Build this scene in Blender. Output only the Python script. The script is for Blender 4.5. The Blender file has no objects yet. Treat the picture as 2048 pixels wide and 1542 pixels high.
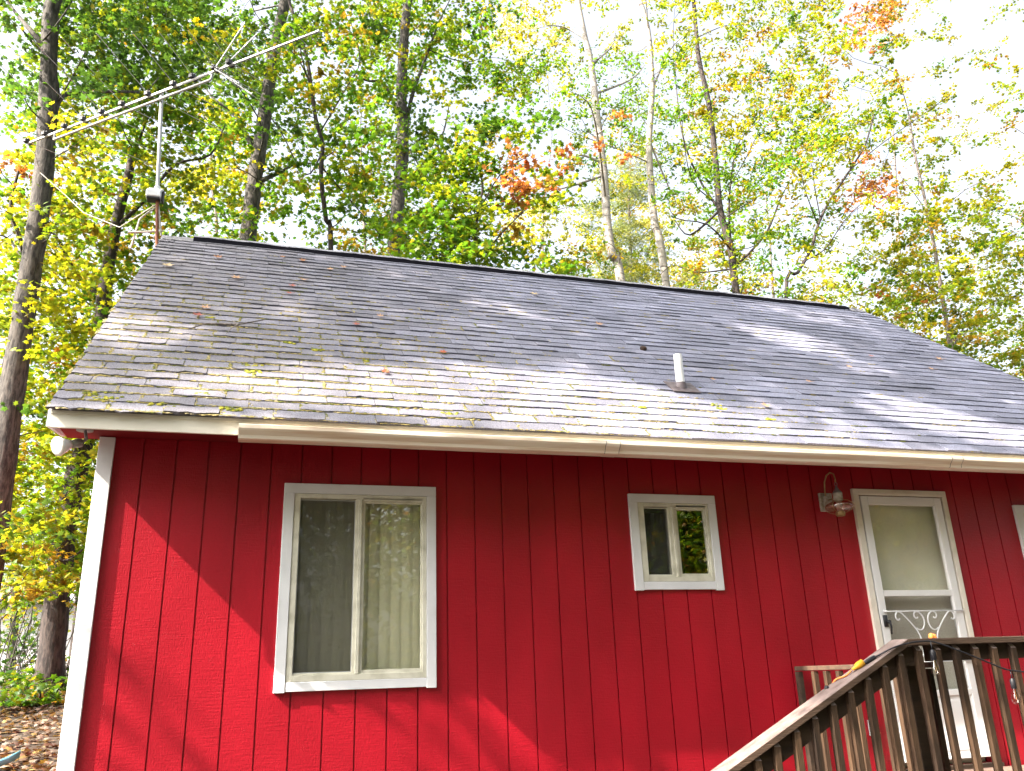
import bpy, math, random
import numpy as np
from mathutils import Vector, Matrix

scene = bpy.context.scene
col = scene.collection
rnd = random.Random(7)
rng = np.random.default_rng(11)

# ------------------------------------------------------------------ camera
CAM = np.array([0.79300923, -5.83940441, 0.0])
YAW, PITCH, ROLL, FPX = -0.292249179, 0.331282636, 0.0348426475, 1683.042


def cam_rot():
    cy, sy = math.cos(YAW), math.sin(YAW)
    rz = np.array([[cy, -sy, 0], [sy, cy, 0], [0, 0, 1]])
    cx, sx = math.cos(PITCH), math.sin(PITCH)
    rx = np.array([[1, 0, 0], [0, cx, -sx], [0, sx, cx]])
    cq, sq = math.cos(ROLL), math.sin(ROLL)
    ry = np.array([[cq, 0, sq], [0, 1, 0], [-sq, 0, cq]])
    return rz @ rx @ ry


RC = cam_rot()
cd = bpy.data.cameras.new("camera")
cam = bpy.data.objects.new("camera", cd)
col.objects.link(cam)
right, fwd, up = RC[:, 0], RC[:, 1], RC[:, 2]
m = Matrix.Identity(4)
for i in range(3):
    m[i][0] = right[i]
    m[i][1] = up[i]
    m[i][2] = -fwd[i]
    m[i][3] = CAM[i]
cam.matrix_world = m
cd.sensor_width = 36
cd.lens = 36 * FPX / 2048
cd.clip_start = 0.05
cd.clip_end = 1000
scene.camera = cam


def at_y(px, py, Y):
    """point on the vertical plane y=Y seen at a pixel of the 2048x1542 photograph"""
    d = RC @ np.array([(px - 1024) / FPX, 1, (771 - py) / FPX])
    return CAM + d * ((Y - CAM[1]) / d[1])


# ------------------------------------------------------------------ world, sun, exposure
SUN = np.array([-4.05, -1.0, 3.8])
SUN /= np.linalg.norm(SUN)
elev = math.asin(SUN[2])
az = math.atan2(SUN[0], SUN[1])
world = bpy.data.worlds.new("World")
scene.world = world
world.use_nodes = True
nt = world.node_tree
bg = nt.nodes["Background"]
sky = nt.nodes.new("ShaderNodeTexSky")
sky.sky_type = 'NISHITA'
sky.sun_disc = False
sky.sun_elevation = elev
sky.sun_rotation = az
sky.air_density = 1.0
sky.dust_density = 7.0
hs = nt.nodes.new("ShaderNodeHueSaturation")      # thin autumn haze takes colour out of the sky
hs.inputs["Saturation"].default_value = .42
nt.links.new(sky.outputs[0], hs.inputs["Color"])
nt.links.new(hs.outputs[0], bg.inputs[0])
bg.inputs[1].default_value = 0.15
sl = bpy.data.lights.new("sun", 'SUN')
sl.energy = 5.0
sl.angle = math.radians(0.5)
sl.color = (1.0, 0.88, 0.75)
so = bpy.data.objects.new("sun", sl)
so.rotation_euler = Vector(SUN).to_track_quat('Z', 'Y').to_euler()
col.objects.link(so)
scene.view_settings.view_transform = 'Standard'
scene.view_settings.look = 'None'
scene.view_settings.gamma = 1
scene.view_settings.exposure = 2.08
scene.render.engine = 'CYCLES'
scene.cycles.max_bounces = 8
scene.cycles.transparent_max_bounces = 12
scene.cycles.diffuse_bounces = 3


# ------------------------------------------------------------------ materials
def mat(name, color, rough=0.7, spec=0.4, var=0.0, scale=8.0, bump=0.0, bscale=60.0, color2=None,
        stretch=(1, 1, 1), bstretch=None, metal=0.0, detail=6.0, contrast=(0.35, 0.65)):
    m = bpy.data.materials.new(name)
    m.use_nodes = True
    n, l = m.node_tree.nodes, m.node_tree.links
    p = n["Principled BSDF"]
    p.inputs["Roughness"].default_value = rough
    p.inputs["Specular IOR Level"].default_value = spec
    p.inputs["Metallic"].default_value = metal
    tc = n.new("ShaderNodeTexCoord")
    mp = n.new("ShaderNodeMapping")
    mp.inputs["Scale"].default_value = stretch
    l.new(tc.outputs["Object"], mp.inputs[0])
    no = n.new("ShaderNodeTexNoise")
    no.inputs["Scale"].default_value = scale
    no.inputs["Detail"].default_value = detail
    l.new(mp.outputs[0], no.inputs[0])
    cr = n.new("ShaderNodeValToRGB")
    c2 = color2 or tuple(max(0, c * (1 - var)) for c in color)
    cr.color_ramp.elements[0].position = contrast[0]
    cr.color_ramp.elements[1].position = contrast[1]
    cr.color_ramp.elements[0].color = (*c2, 1)
    cr.color_ramp.elements[1].color = (*color, 1)
    l.new(no.outputs[0], cr.inputs[0])
    l.new(cr.outputs[0], p.inputs["Base Color"])
    if bump:
        mp2 = n.new("ShaderNodeMapping")
        mp2.inputs["Scale"].default_value = bstretch or stretch
        l.new(tc.outputs["Object"], mp2.inputs[0])
        nb = n.new("ShaderNodeTexNoise")
        nb.inputs["Scale"].default_value = bscale
        nb.inputs["Detail"].default_value = 4
        l.new(mp2.outputs[0], nb.inputs[0])
        b = n.new("ShaderNodeBump")
        b.inputs["Strength"].default_value = bump
        b.inputs["Distance"].default_value = 0.01
        l.new(nb.outputs[0], b.inputs["Height"])
        l.new(b.outputs[0], p.inputs["Normal"])
    return m


def siding_mat():
    m = bpy.data.materials.new("red_siding")
    m.use_nodes = True
    n, l = m.node_tree.nodes, m.node_tree.links
    p = n["Principled BSDF"]
    p.inputs["Roughness"].default_value = 0.36
    p.inputs["Specular IOR Level"].default_value = 0.45
    tc = n.new("ShaderNodeTexCoord")

    def noise(scale, st, detail=4):
        mp = n.new("ShaderNodeMapping")
        mp.inputs["Scale"].default_value = st
        l.new(tc.outputs["Object"], mp.inputs[0])
        t = n.new("ShaderNodeTexNoise")
        t.inputs["Scale"].default_value = scale
        t.inputs["Detail"].default_value = detail
        l.new(mp.outputs[0], t.inputs[0])
        return t
    c = noise(2.2, (1, 1, .5))
    cr = n.new("ShaderNodeValToRGB")
    cr.color_ramp.elements[0].position = .3
    cr.color_ramp.elements[1].position = .7
    cr.color_ramp.elements[0].color = (.33, .004, .015, 1)
    cr.color_ramp.elements[1].color = (.45, .007, .022, 1)
    l.new(c.outputs[0], cr.inputs[0])
    fine = noise(170, (.35, 1, 1), 3)
    mul = n.new("ShaderNodeMix")
    mul.data_type = 'RGBA'
    mul.blend_type = 'MULTIPLY'
    mul.inputs[0].default_value = .35
    l.new(cr.outputs[0], mul.inputs[6])
    l.new(fine.outputs[0], mul.inputs[7])
    l.new(mul.outputs[2], p.inputs["Base Color"])
    sawn = noise(90, (.12, 1, 1), 3)      # rough-sawn lines run across the boards
    grain = noise(150, (1, 1, .25), 3)
    pits = n.new("ShaderNodeTexVoronoi")
    pits.inputs["Scale"].default_value = 75
    l.new(tc.outputs["Object"], pits.inputs[0])
    pr = n.new("ShaderNodeMapRange")
    pr.inputs[1].default_value = 0.0
    pr.inputs[2].default_value = 0.22
    pr.inputs[3].default_value = 1.1
    pr.inputs[4].default_value = 0
    l.new(pits.outputs["Distance"], pr.inputs[0])
    a = n.new("ShaderNodeMath")
    a.operation = 'ADD'
    l.new(sawn.outputs[0], a.inputs[0])
    l.new(grain.outputs[0], a.inputs[1])
    a2 = n.new("ShaderNodeMath")
    a2.operation = 'MULTIPLY_ADD'
    # blisters only where a broad noise allows them
    big = noise(9, (1, 1, 1), 2)
    br = n.new("ShaderNodeMapRange")
    br.inputs[1].default_value = .52
    br.inputs[2].default_value = .62
    l.new(big.outputs[0], br.inputs[0])
    l.new(pr.outputs[0], a2.inputs[0])
    l.new(br.outputs[0], a2.inputs[1])
    l.new(a.outputs[0], a2.inputs[2])
    b = n.new("ShaderNodeBump")
    b.inputs["Strength"].default_value = .36
    b.inputs["Distance"].default_value = .005
    l.new(a2.outputs[0], b.inputs["Height"])
    l.new(b.outputs[0], p.inputs["Normal"])
    return m


def attr_mat(name, rough=.8, trans=0.0, spec=.3, speck=0.0, scale=300, bump=0):
    m = bpy.data.materials.new(name)
    m.use_nodes = True
    n, l = m.node_tree.nodes, m.node_tree.links
    p = n["Principled BSDF"]
    p.inputs["Roughness"].default_value = rough
    p.inputs["Specular IOR Level"].default_value = spec
    a = n.new("ShaderNodeAttribute")
    a.attribute_name = "tint"
    src = a.outputs["Color"]
    if speck:
        tc = n.new("ShaderNodeTexCoord")
        no = n.new("ShaderNodeTexNoise")
        no.inputs["Scale"].default_value = scale
        no.inputs["Detail"].default_value = 2
        l.new(tc.outputs["Object"], no.inputs[0])
        mr = n.new("ShaderNodeMapRange")
        mr.inputs[1].default_value = .3
        mr.inputs[2].default_value = .7
        mr.inputs[3].default_value = 1 - speck
        mr.inputs[4].default_value = 1 + speck
        l.new(no.outputs[0], mr.inputs[0])
        no2 = n.new("ShaderNodeTexNoise")
        no2.inputs["Scale"].default_value = 1.3
        no2.inputs["Detail"].default_value = 5
        l.new(tc.outputs["Object"], no2.inputs[0])
        mr2 = n.new("ShaderNodeMapRange")
        mr2.inputs[1].default_value = .3
        mr2.inputs[2].default_value = .7
        mr2.inputs[3].default_value = .8
        mr2.inputs[4].default_value = 1.15
        l.new(no2.outputs[0], mr2.inputs[0])
        mm = n.new("ShaderNodeMath")
        mm.operation = 'MULTIPLY'
        l.new(mr.outputs[0], mm.inputs[0])
        l.new(mr2.outputs[0], mm.inputs[1])
        vm = n.new("ShaderNodeVectorMath")
        vm.operation = 'SCALE'
        l.new(src, vm.inputs[0])
        l.new(mm.outputs[0], vm.inputs["Scale"])
        src = vm.outputs[0]
        if bump:
            b = n.new("ShaderNodeBump")
            b.inputs["Strength"].default_value = bump
            b.inputs["Distance"].default_value = .003
            l.new(no.outputs[0], b.inputs["Height"])
            l.new(b.outputs[0], p.inputs["Normal"])
    l.new(src, p.inputs["Base Color"])
    if trans:
        t = n.new("ShaderNodeBsdfTranslucent")
        g = n.new("ShaderNodeMix")
        g.data_type = 'RGBA'
        g.blend_type = 'MULTIPLY'
        g.inputs[0].default_value = 1
        g.inputs[7].default_value = (1.9, 1.55, .7, 1)
        l.new(src, g.inputs[6])
        l.new(g.outputs[2], t.inputs[0])
        mx = n.new("ShaderNodeMixShader")
        mx.inputs[0].default_value = trans
        l.new(p.outputs[0], mx.inputs[1])
        l.new(t.outputs[0], mx.inputs[2])
        l.new(mx.outputs[0], n["Material Output"].inputs[0])
    return m


def bark_mat(name, c1, c2, birch=False):
    m = bpy.data.materials.new(name)
    m.use_nodes = True
    n, l = m.node_tree.nodes, m.node_tree.links
    p = n["Principled BSDF"]
    p.inputs["Roughness"].default_value = .9
    tc = n.new("ShaderNodeTexCoord")
    mp = n.new("ShaderNodeMapping")
    mp.inputs["Scale"].default_value = (1.5, 1.5, 9) if birch else (16, 16, 4)
    l.new(tc.outputs["Object"], mp.inputs[0])
    no = n.new("ShaderNodeTexNoise")
    no.inputs["Scale"].default_value = 1.5
    no.inputs["Detail"].default_value = 6
    no.inputs["Roughness"].default_value = .65
    l.new(mp.outputs[0], no.inputs[0])
    cr = n.new("ShaderNodeValToRGB")
    cr.color_ramp.elements[0].position = .36 if birch else .42
    cr.color_ramp.elements[1].position = .46 if birch else .58
    cr.color_ramp.elements[0].color = (*c1, 1)
    cr.color_ramp.elements[1].color = (*c2, 1)
    l.new(no.outputs[0], cr.inputs[0])
    l.new(cr.outputs[0], p.inputs["Base Color"])
    b = n.new("ShaderNodeBump")
    b.inputs["Strength"].default_value = .2 if birch else .8
    b.inputs["Distance"].default_value = .02
    l.new(no.outputs[0], b.inputs["Height"])
    l.new(b.outputs[0], p.inputs["Normal"])
    return m


def glass_mat(name, refl=1.0, tint=(1, 1, 1), wav=0.0, base=.04):
    m = bpy.data.materials.new(name)
    m.use_nodes = True
    n, l = m.node_tree.nodes, m.node_tree.links
    n.remove(n["Principled BSDF"])
    t = n.new("ShaderNodeBsdfTransparent")
    t.inputs[0].default_value = (*tint, 1)
    g = n.new("ShaderNodeBsdfGlossy")
    g.inputs["Roughness"].default_value = .01
    lw = n.new("ShaderNodeLayerWeight")         # thin-pane reflectance, the same from both sides
    lw.inputs["Blend"].default_value = .5
    pw = n.new("ShaderNodeMath")
    pw.operation = 'POWER'
    pw.inputs[1].default_value = 5
    l.new(lw.outputs["Facing"], pw.inputs[0])
    mm = n.new("ShaderNodeMath")
    mm.operation = 'MULTIPLY_ADD'
    mm.inputs[1].default_value = .85
    mm.inputs[2].default_value = .075 * refl
    mm.use_clamp = True
    l.new(pw.outputs[0], mm.inputs[0])
    mx = n.new("ShaderNodeMixShader")
    l.new(mm.outputs[0], mx.inputs[0])
    l.new(t.outputs[0], mx.inputs[1])
    l.new(g.outputs[0], mx.inputs[2])
    if wav:
        tc = n.new("ShaderNodeTexCoord")
        no = n.new("ShaderNodeTexNoise")
        no.inputs["Scale"].default_value = 5
        no.inputs["Detail"].default_value = 1
        l.new(tc.outputs["Object"], no.inputs[0])
        b = n.new("ShaderNodeBump")
        b.inputs["Strength"].default_value = wav
        b.inputs["Distance"].default_value = .01
        l.new(no.outputs[0], b.inputs["Height"])
        l.new(b.outputs[0], g.inputs["Normal"])
    l.new(mx.outputs[0], n["Material Output"].inputs[0])
    return m


def screen_mat(lo=.18, hi=.42):
    m = bpy.data.materials.new("insect_mesh")
    m.use_nodes = True
    n, l = m.node_tree.nodes, m.node_tree.links
    p = n["Principled BSDF"]
    p.inputs["Base Color"].default_value = (.05, .05, .048, 1)
    p.inputs["Roughness"].default_value = .5
    t = n.new("ShaderNodeBsdfTransparent")
    tc = n.new("ShaderNodeTexCoord")
    no = n.new("ShaderNodeTexNoise")
    no.inputs["Scale"].default_value = 420
    l.new(tc.outputs["Object"], no.inputs[0])
    mr = n.new("ShaderNodeMapRange")
    mr.inputs[1].default_value = .3
    mr.inputs[2].default_value = .7
    mr.inputs[3].default_value = lo
    mr.inputs[4].default_value = hi
    l.new(no.outputs[0], mr.inputs[0])
    mx = n.new("ShaderNodeMixShader")
    l.new(mr.outputs[0], mx.inputs[0])
    l.new(t.outputs[0], mx.inputs[1])
    l.new(p.outputs[0], mx.inputs[2])
    l.new(mx.outputs[0], n["Material Output"].inputs[0])
    return m


M = {}
M['siding'] = siding_mat()
M['soffit'] = mat("red_soffit", (.22, .005, .009), .7, .3, var=.2, scale=5)
M['trim'] = mat("white_trim_paint", (.74, .76, .79), .55, .4, var=.13, scale=3, bump=.15, bscale=70, bstretch=(.3, 1, 1))
M['fascia'] = mat("cream_fascia", (.80, .77, .67), .55, .4, var=.1, scale=2, bump=.08, bscale=40)
M['gutter'] = mat("cream_gutter", (.86, .79, .68), .38, .5, color2=(.66, .50, .36), scale=2.2, stretch=(.6, 5, 14),
                  contrast=(.32, .56), detail=9)
M['vinyl'] = mat("aged_window_frame", (.66, .65, .55), .45, .4, color2=(.48, .47, .38), scale=9, contrast=(.3, .55))
M['door_white'] = mat("white_door_metal", (.78, .79, .80), .35, .5, var=.06, scale=2)
M['door_trim'] = mat("aged_door_trim", (.72, .68, .60), .5, .4, color2=(.55, .50, .38), scale=4, contrast=(.25, .5))
M['blind'] = mat("vertical_blind", (.84, .81, .64), .7, .3, var=.12, scale=2)
M['curtain'] = mat("door_curtain", (.78, .77, .66), .8, .2, var=.15, scale=3)
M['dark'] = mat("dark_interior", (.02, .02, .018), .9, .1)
M['glass'] = glass_mat("window_glass", 1.1, (.97, .98, .95))
M['door_glass'] = glass_mat("door_glass", .95, (.98, .98, .96), wav=.25)
M['screen'] = screen_mat()
M['door_screen'] = screen_mat(.08, .3)
M['shingle'] = attr_mat("asphalt_shingle", .95, 0, .25, speck=.42, scale=130, bump=1.0)
M['moss'] = attr_mat("moss", 1.0, 0, .1, speck=.3, scale=250)
M['black'] = mat("black_rubber", (.012, .012, .016), .5, .4)
M['vent_black'] = mat("matt_black_vent", (.008, .008, .012), .95, .05)
M['pvc'] = mat("white_pvc", (.78, .78, .78), .4, .4, var=.05)
M['lead'] = mat("rusty_flashing", (.13, .11, .12), .6, .5, color2=(.07, .05, .05), scale=20)
M['wood'] = mat("stained_wood", (.095, .056, .032), .75, .2, color2=(.020, .013, .009), scale=3, stretch=(4, 4, .7),
                bump=.5, bscale=30, bstretch=(6, 6, .6), contrast=(.3, .7))
M['wood_x'] = mat("stained_wood_long", (.24, .16, .125), .75, .3, color2=(.09, .06, .05), scale=3, stretch=(.7, 6, 6),
                  bump=.4, bscale=30, bstretch=(.6, 6, 6), contrast=(.3, .7))
M['wood_grey'] = mat("weathered_top_wood", (.24, .185, .17), .8, .3, color2=(.12, .085, .075), scale=3, stretch=(.7, 6, 6),
                     bump=.4, bscale=30, bstretch=(.6, 6, 6), contrast=(.3, .7))
M['wood_edge'] = mat("stained_edge_wood", (.12, .075, .05), .75, .3, color2=(.045, .03, .022), scale=3, stretch=(.7, 6, 6),
                     bump=.4, bscale=30, contrast=(.3, .7))
M['wood_dark'] = mat("dark_rail_wood", (.06, .038, .024), .8, .3, color2=(.03, .02, .014), scale=3, stretch=(.7, 5, 5),
                     bump=.3, bscale=30)
M['alu'] = mat("aluminium", (.42, .42, .42), .35, .5, var=.1, metal=.6)
M['rust'] = mat("rusty_pipe", (.25, .10, .05), .8, .3, color2=(.14, .06, .04), scale=12)
M['roof_plug'] = mat("dark_rusty_plug", (.05, .028, .018), .8, .2, color2=(.02, .014, .012), scale=30)
M['grey_metal'] = mat("grey_metal", (.35, .36, .36), .5, .5, var=.2)
M['brass'] = mat("weathered_brass", (.42, .30, .14), .4, .5, var=.4, scale=30, metal=.5)
M['pewter'] = mat("dull_pewter", (.20, .18, .19), .5, .5, var=.3, scale=30)
M['worn_white'] = mat("worn_white_metal", (.50, .48, .44), .5, .4, color2=(.30, .27, .20), scale=30)
M['orange'] = mat("orange_rubber", (.75, .22, .05), .5, .4)
M['yellow'] = mat("yellow_plastic", (.62, .32, .02), .45, .4)
M['bulb_glass'] = glass_mat("bulb_glass", 1.6, (.95, .9, .85))
M['globe_glass'] = glass_mat("lantern_glass", 2.6, (.86, .68, .62))
M['bulb_white'] = mat("frosted_bulb", (.80, .78, .76), .3, .5)
M['blue'] = mat("pale_blue_plastic", (.12, .42, .55), .4, .5)
M['leaf'] = attr_mat("tree_leaf", .45, .55, .35)
M['dryleaf'] = attr_mat("dry_leaf", .7, .15, .3)
M['bark'] = bark_mat("grey_bark", (.025, .022, .020), (.095, .085, .075))
M['bark_dark'] = bark_mat("dark_bark", (.018, .014, .013), (.065, .05, .045))
M['bark_pale'] = bark_mat("pale_bark", (.11, .09, .08), (.26, .22, .19))
M['birch'] = bark_mat("birch_bark", (.05, .04, .035), (.34, .31, .28), True)
M['ground'] = mat("forest_floor", (.07, .058, .045), .95, .1, color2=(.025, .022, .018), scale=1.2, bump=.6, bscale=9)
M['shed'] = mat("white_shed_siding", (.72, .72, .74), .6, .3, var=.1, scale=2)


# ------------------------------------------------------------------ object helpers
def tag(o, label=None, cat=None, group=None, kind=None):
    if label:
        o["label"] = label
    if cat:
        o["category"] = cat
    if group:
        o["group"] = group
    if kind:
        o["kind"] = kind
    return o


def empty(name, loc=(0, 0, 0), label=None, cat=None, group=None):
    o = bpy.data.objects.new(name, None)
    o.empty_display_size = .2
    o.location = loc
    col.objects.link(o)
    return tag(o, label, cat, group)


class MB:
    def __init__(self):
        self.v, self.f, self.t = [], [], []
        self.mi = []

    def add(self, vs, fs, tint=None, mi=0):
        b = len(self.v)
        self.v += [tuple(map(float, v)) for v in vs]
        self.f += [tuple(b + i for i in f) for f in fs]
        self.mi += [mi] * len(fs)
        if tint is not None:
            self.t += [tint] * len(vs)
        return self

    def box(self, x0, x1, y0, y1, z0, z1, tint=None, mi=0):
        vs = [(x, y, z) for z in (z0, z1) for y in (y0, y1) for x in (x0, x1)]
        return self.add(vs, [(0, 2, 3, 1), (4, 5, 7, 6), (0, 1, 5, 4), (2, 6, 7, 3), (0, 4, 6, 2), (1, 3, 7, 5)], tint, mi)

    def prism(self, pts, ax, a, b, mi=0):
        """polygon pts (2-D) extruded along axis ax from a to b"""
        n = len(pts)

        def mk(p, w):
            return {'x': (w, p[0], p[1]), 'y': (p[0], w, p[1]), 'z': (p[0], p[1], w)}[ax]
        vs = [mk(p, a) for p in pts] + [mk(p, b) for p in pts]
        fs = [tuple(range(n)), tuple(range(2 * n - 1, n - 1, -1))]
        fs += [(i, (i + 1) % n, n + (i + 1) % n, n + i) for i in range(n)]
        return self.add(vs, fs, None, mi)

    def beam(self, p, q, w, h, upv=(0, 0, 1), mi=0):
        """rectangular bar from p to q, w wide sideways and h high"""
        p, q = Vector(p), Vector(q)
        d = (q - p).normalized()
        s = d.cross(Vector(upv)).normalized()
        u = s.cross(d).normalized()
        vs = []
        for c in (p, q):
            for a, b in ((-1, -1), (1, -1), (1, 1), (-1, 1)):
                vs.append(c + s * a * w / 2 + u * b * h / 2)
        return self.add(vs, [(3, 2, 1, 0), (4, 5, 6, 7), (0, 1, 5, 4), (1, 2, 6, 5), (2, 3, 7, 6), (3, 0, 4, 7)], None, mi)

    def tube(self, pts, rad, n=8, caps=True, tint=None, mi=0):
        pts = [Vector(p) for p in pts]
        if not hasattr(rad, '__len__'):
            rad = [rad] * len(pts)
        vs, fs = [], []
        ref = Vector((0, 0, 1))
        for i, p in enumerate(pts):
            d = (pts[min(i + 1, len(pts) - 1)] - pts[max(i - 1, 0)]).normalized()
            if i == 0:
                ref = Vector((0, 0, 1)) if abs(d.z) < .9 else Vector((0, 1, 0))
            s = d.cross(ref)
            if s.length < 1e-6:
                s = d.cross(Vector((1, 0, 0)))
            s.normalize()
            u = s.cross(d).normalized()
            ref = u
            for k in range(n):
                a = 2 * math.pi * k / n
                vs.append(p + (s * math.cos(a) + u * math.sin(a)) * rad[i])
        for i in range(len(pts) - 1):
            for k in range(n):
                a, b = i * n + k, i * n + (k + 1) % n
                fs.append((a, b, b + n, a + n))
        if caps:
            fs.append(tuple(range(n - 1, -1, -1)))
            fs.append(tuple(range((len(pts) - 1) * n, len(pts) * n)))
        return self.add(vs, fs, tint, mi)

    def lathe(self, prof, c, axis=(0, 0, 1), n=20, mi=0):
        """prof: (radius, height) pairs round an axis through c"""
        ax = Vector(axis).normalized()
        s = ax.cross(Vector((0, 1, 0)) if abs(ax.y) < .9 else Vector((1, 0, 0))).normalized()
        u = ax.cross(s)
        vs, fs = [], []
        c = Vector(c)
        for r, h in prof:
            for k in range(n):
                a = 2 * math.pi * k / n
                vs.append(c + ax * h + (s * math.cos(a) + u * math.sin(a)) * max(r, 1e-4))
        for i in range(len(prof) - 1):
            for k in range(n):
                a, b = i * n + k, i * n + (k + 1) % n
                fs.append((a, b, b + n, a + n))
        return self.add(vs, fs, None, mi)

    def build(self, name, mt, parent=None, smooth=False, bevel=0.0):
        me = bpy.data.meshes.new(name)
        off = Vector((0, 0, 0))
        me.from_pydata(self.v, [], self.f)
        mts = mt if isinstance(mt, (list, tuple)) else [mt]
        for q in mts:
            me.materials.append(q)
        if len(mts) > 1:
            me.polygons.foreach_set('material_index', self.mi)
        if self.t and len(self.t) == len(self.v):
            a = me.color_attributes.new("tint", 'FLOAT_COLOR', 'POINT')
            a.data.foreach_set('color', np.array([(*t, 1) for t in self.t], dtype=np.float32).ravel())
        if smooth:
            me.polygons.foreach_set('use_smooth', [True] * len(me.polygons))
        me.update()
        o = bpy.data.objects.new(name, me)
        col.objects.link(o)
        if parent is not None:
            o.parent = parent
            o.matrix_parent_inverse = world_matrix(parent).inverted()
        if bevel:
            b = o.modifiers.new("bevel", 'BEVEL')
            b.width = bevel
            b.segments = 1
            b.limit_method = 'ANGLE'
        return o


def world_matrix(o):
    m = Matrix.LocRotScale(o.location, o.rotation_euler, o.scale)
    if o.parent:
        return world_matrix(o.parent) @ o.matrix_parent_inverse @ m
    return m


# leaf templates: centre + rim, slightly cupped
def leaf_template(kind):
    if kind == 'maple':
        rim = [(0, -.5), (.22, -.22), (.5, -.18), (.3, .05), (.42, .34), (.12, .22), (0, .55), (-.12, .22), (-.42, .34),
               (-.3, .05), (-.5, -.18), (-.22, -.22)]
    elif kind == 'oak':
        rim = [(0, -.55), (.18, -.1), (.34, .05), (.14, .15), (.2, .42), (0, .55), (-.2, .42), (-.14, .15), (-.34, .05),
               (-.18, -.1)]
    elif kind == 'needle':
        rim = [(-.05, -.9), (.05, -.9), (.03, .9), (-.03, .9)]
    else:
        rim = [(0, -.5), (.28, -.1), (.22, .3), (0, .52), (-.22, .3), (-.28, -.1)]
    v = [(0, 0, .06)] + [(x, y, -.10 * abs(x) - .05 * abs(y)) for x, y in rim]
    n = len(rim)
    f = [(0, 1 + i, 1 + (i + 1) % n) for i in range(n)]
    return np.array(v), np.array(f)


def leaf_mesh(name, pos, size, tint, kind, mt, parent=None, flat=.55, up=None):
    """pos (N,3), size (N,), tint (N,3): one mesh of N leaves"""
    tv, tf = leaf_template(kind)
    N, K, F = len(pos), len(tv), len(tf)
    # random frames; normals biased upward
    nrm = rng.normal(size=(N, 3))
    nrm[:, 2] = np.abs(nrm[:, 2]) + flat * 1.6
    if up is not None:
        nrm = nrm * .18 + up
    nrm /= np.linalg.norm(nrm, axis=1, keepdims=True)
    t = rng.normal(size=(N, 3))
    t -= nrm * (t * nrm).sum(1, keepdims=True)
    t /= np.linalg.norm(t, axis=1, keepdims=True)
    b = np.cross(nrm, t)
    V = (tv[None, :, 0, None] * t[:, None] + tv[None, :, 1, None] * b[:, None] + tv[None, :, 2, None] * nrm[:, None])
    V = V * size[:, None, None] + pos[:, None]
    Fi = (tf[None] + (np.arange(N) * K)[:, None, None]).reshape(-1, 3)
    me = bpy.data.meshes.new(name)
    me.vertices.add(N * K)
    me.vertices.foreach_set('co', V.reshape(-1).astype(np.float32))
    nf = len(Fi)
    me.loops.add(nf * 3)
    me.loops.foreach_set('vertex_index', Fi.reshape(-1).astype(np.int32))
    me.polygons.add(nf)
    me.polygons.foreach_set('loop_start', np.arange(nf, dtype=np.int32) * 3)
    me.polygons.foreach_set('loop_total', np.full(nf, 3, dtype=np.int32))
    a = me.color_attributes.new("tint", 'FLOAT_COLOR', 'POINT')
    cc = np.ones((N, K, 4), dtype=np.float32)
    cc[:, :, :3] = tint[:, None]
    a.data.foreach_set('color', cc.ravel())
    me.materials.append(mt)
    me.update(calc_edges=True)
    o = bpy.data.objects.new(name, me)
    col.objects.link(o)
    if parent is not None:
        o.parent = parent
        o.matrix_parent_inverse = world_matrix(parent).inverted()
    return o


# ------------------------------------------------------------------ terrain
def gz(x, y):
    base = -1.6 + .14 * min(max(0.0, y + 3), 11.4) + .028 * min(max(0.0, y - 8.4), 40)
    return base + .05 * math.sin(x * .9 + 1) * math.cos(y * .7)


def grid(name, x0, x1, y0, y1, n, mt, kind):
    xs, ys = np.linspace(x0, x1, n), np.linspace(y0, y1, n)
    b = MB()
    b.v = [(x, y, gz(x, y)) for y in ys for x in xs]
    b.f = [(j * n + i, j * n + i + 1, (j + 1) * n + i + 1, (j + 1) * n + i) for j in range(n - 1) for i in range(n - 1)]
    b.mi = [0] * len(b.f)
    o = b.build(name, mt, None, True)
    tag(o, kind=kind)
    return o


g_ = grid("ground", -220, 220, -120, 320, 221, M['ground'], 'structure')

# ------------------------------------------------------------------ house
S = 0.2032
XL, XR = -0.504, 8.754
WX0, WX1 = -0.25, 8.52          # wall corners
EY, EZ = -0.445, 1.611          # shingle edge at the eave
RY, RZ = 3.282, 4.792           # ridge
SLOPE = (RZ - EZ) / (RY - EY)
SLEN = math.hypot(RY - EY, RZ - EZ)
BY = 2 * RY                     # back wall y
FY = -0.42                      # fascia face
house = empty("red_house", (4.1, 3.3, -1.5), "red wooden cabin with a mossy grey shingle roof and cream gutter",
              "house")


def roofpt(x, s, h=0.0):
    """s metres up the slope from the eave edge, h above the roof plane"""
    f = s / SLEN
    z = EZ + (RZ - EZ) * f - .05 * f * max(0, x) / 8.75
    y = EY + (RY - EY) * f
    n = (-(RZ - EZ) / SLEN, (RY - EY) / SLEN)
    return (x, y + n[0] * h, z + n[1] * h)


def roof_xy(x, y, h=0.0):
    return roofpt(x, (y - EY) / (RY - EY) * SLEN, h)


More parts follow.
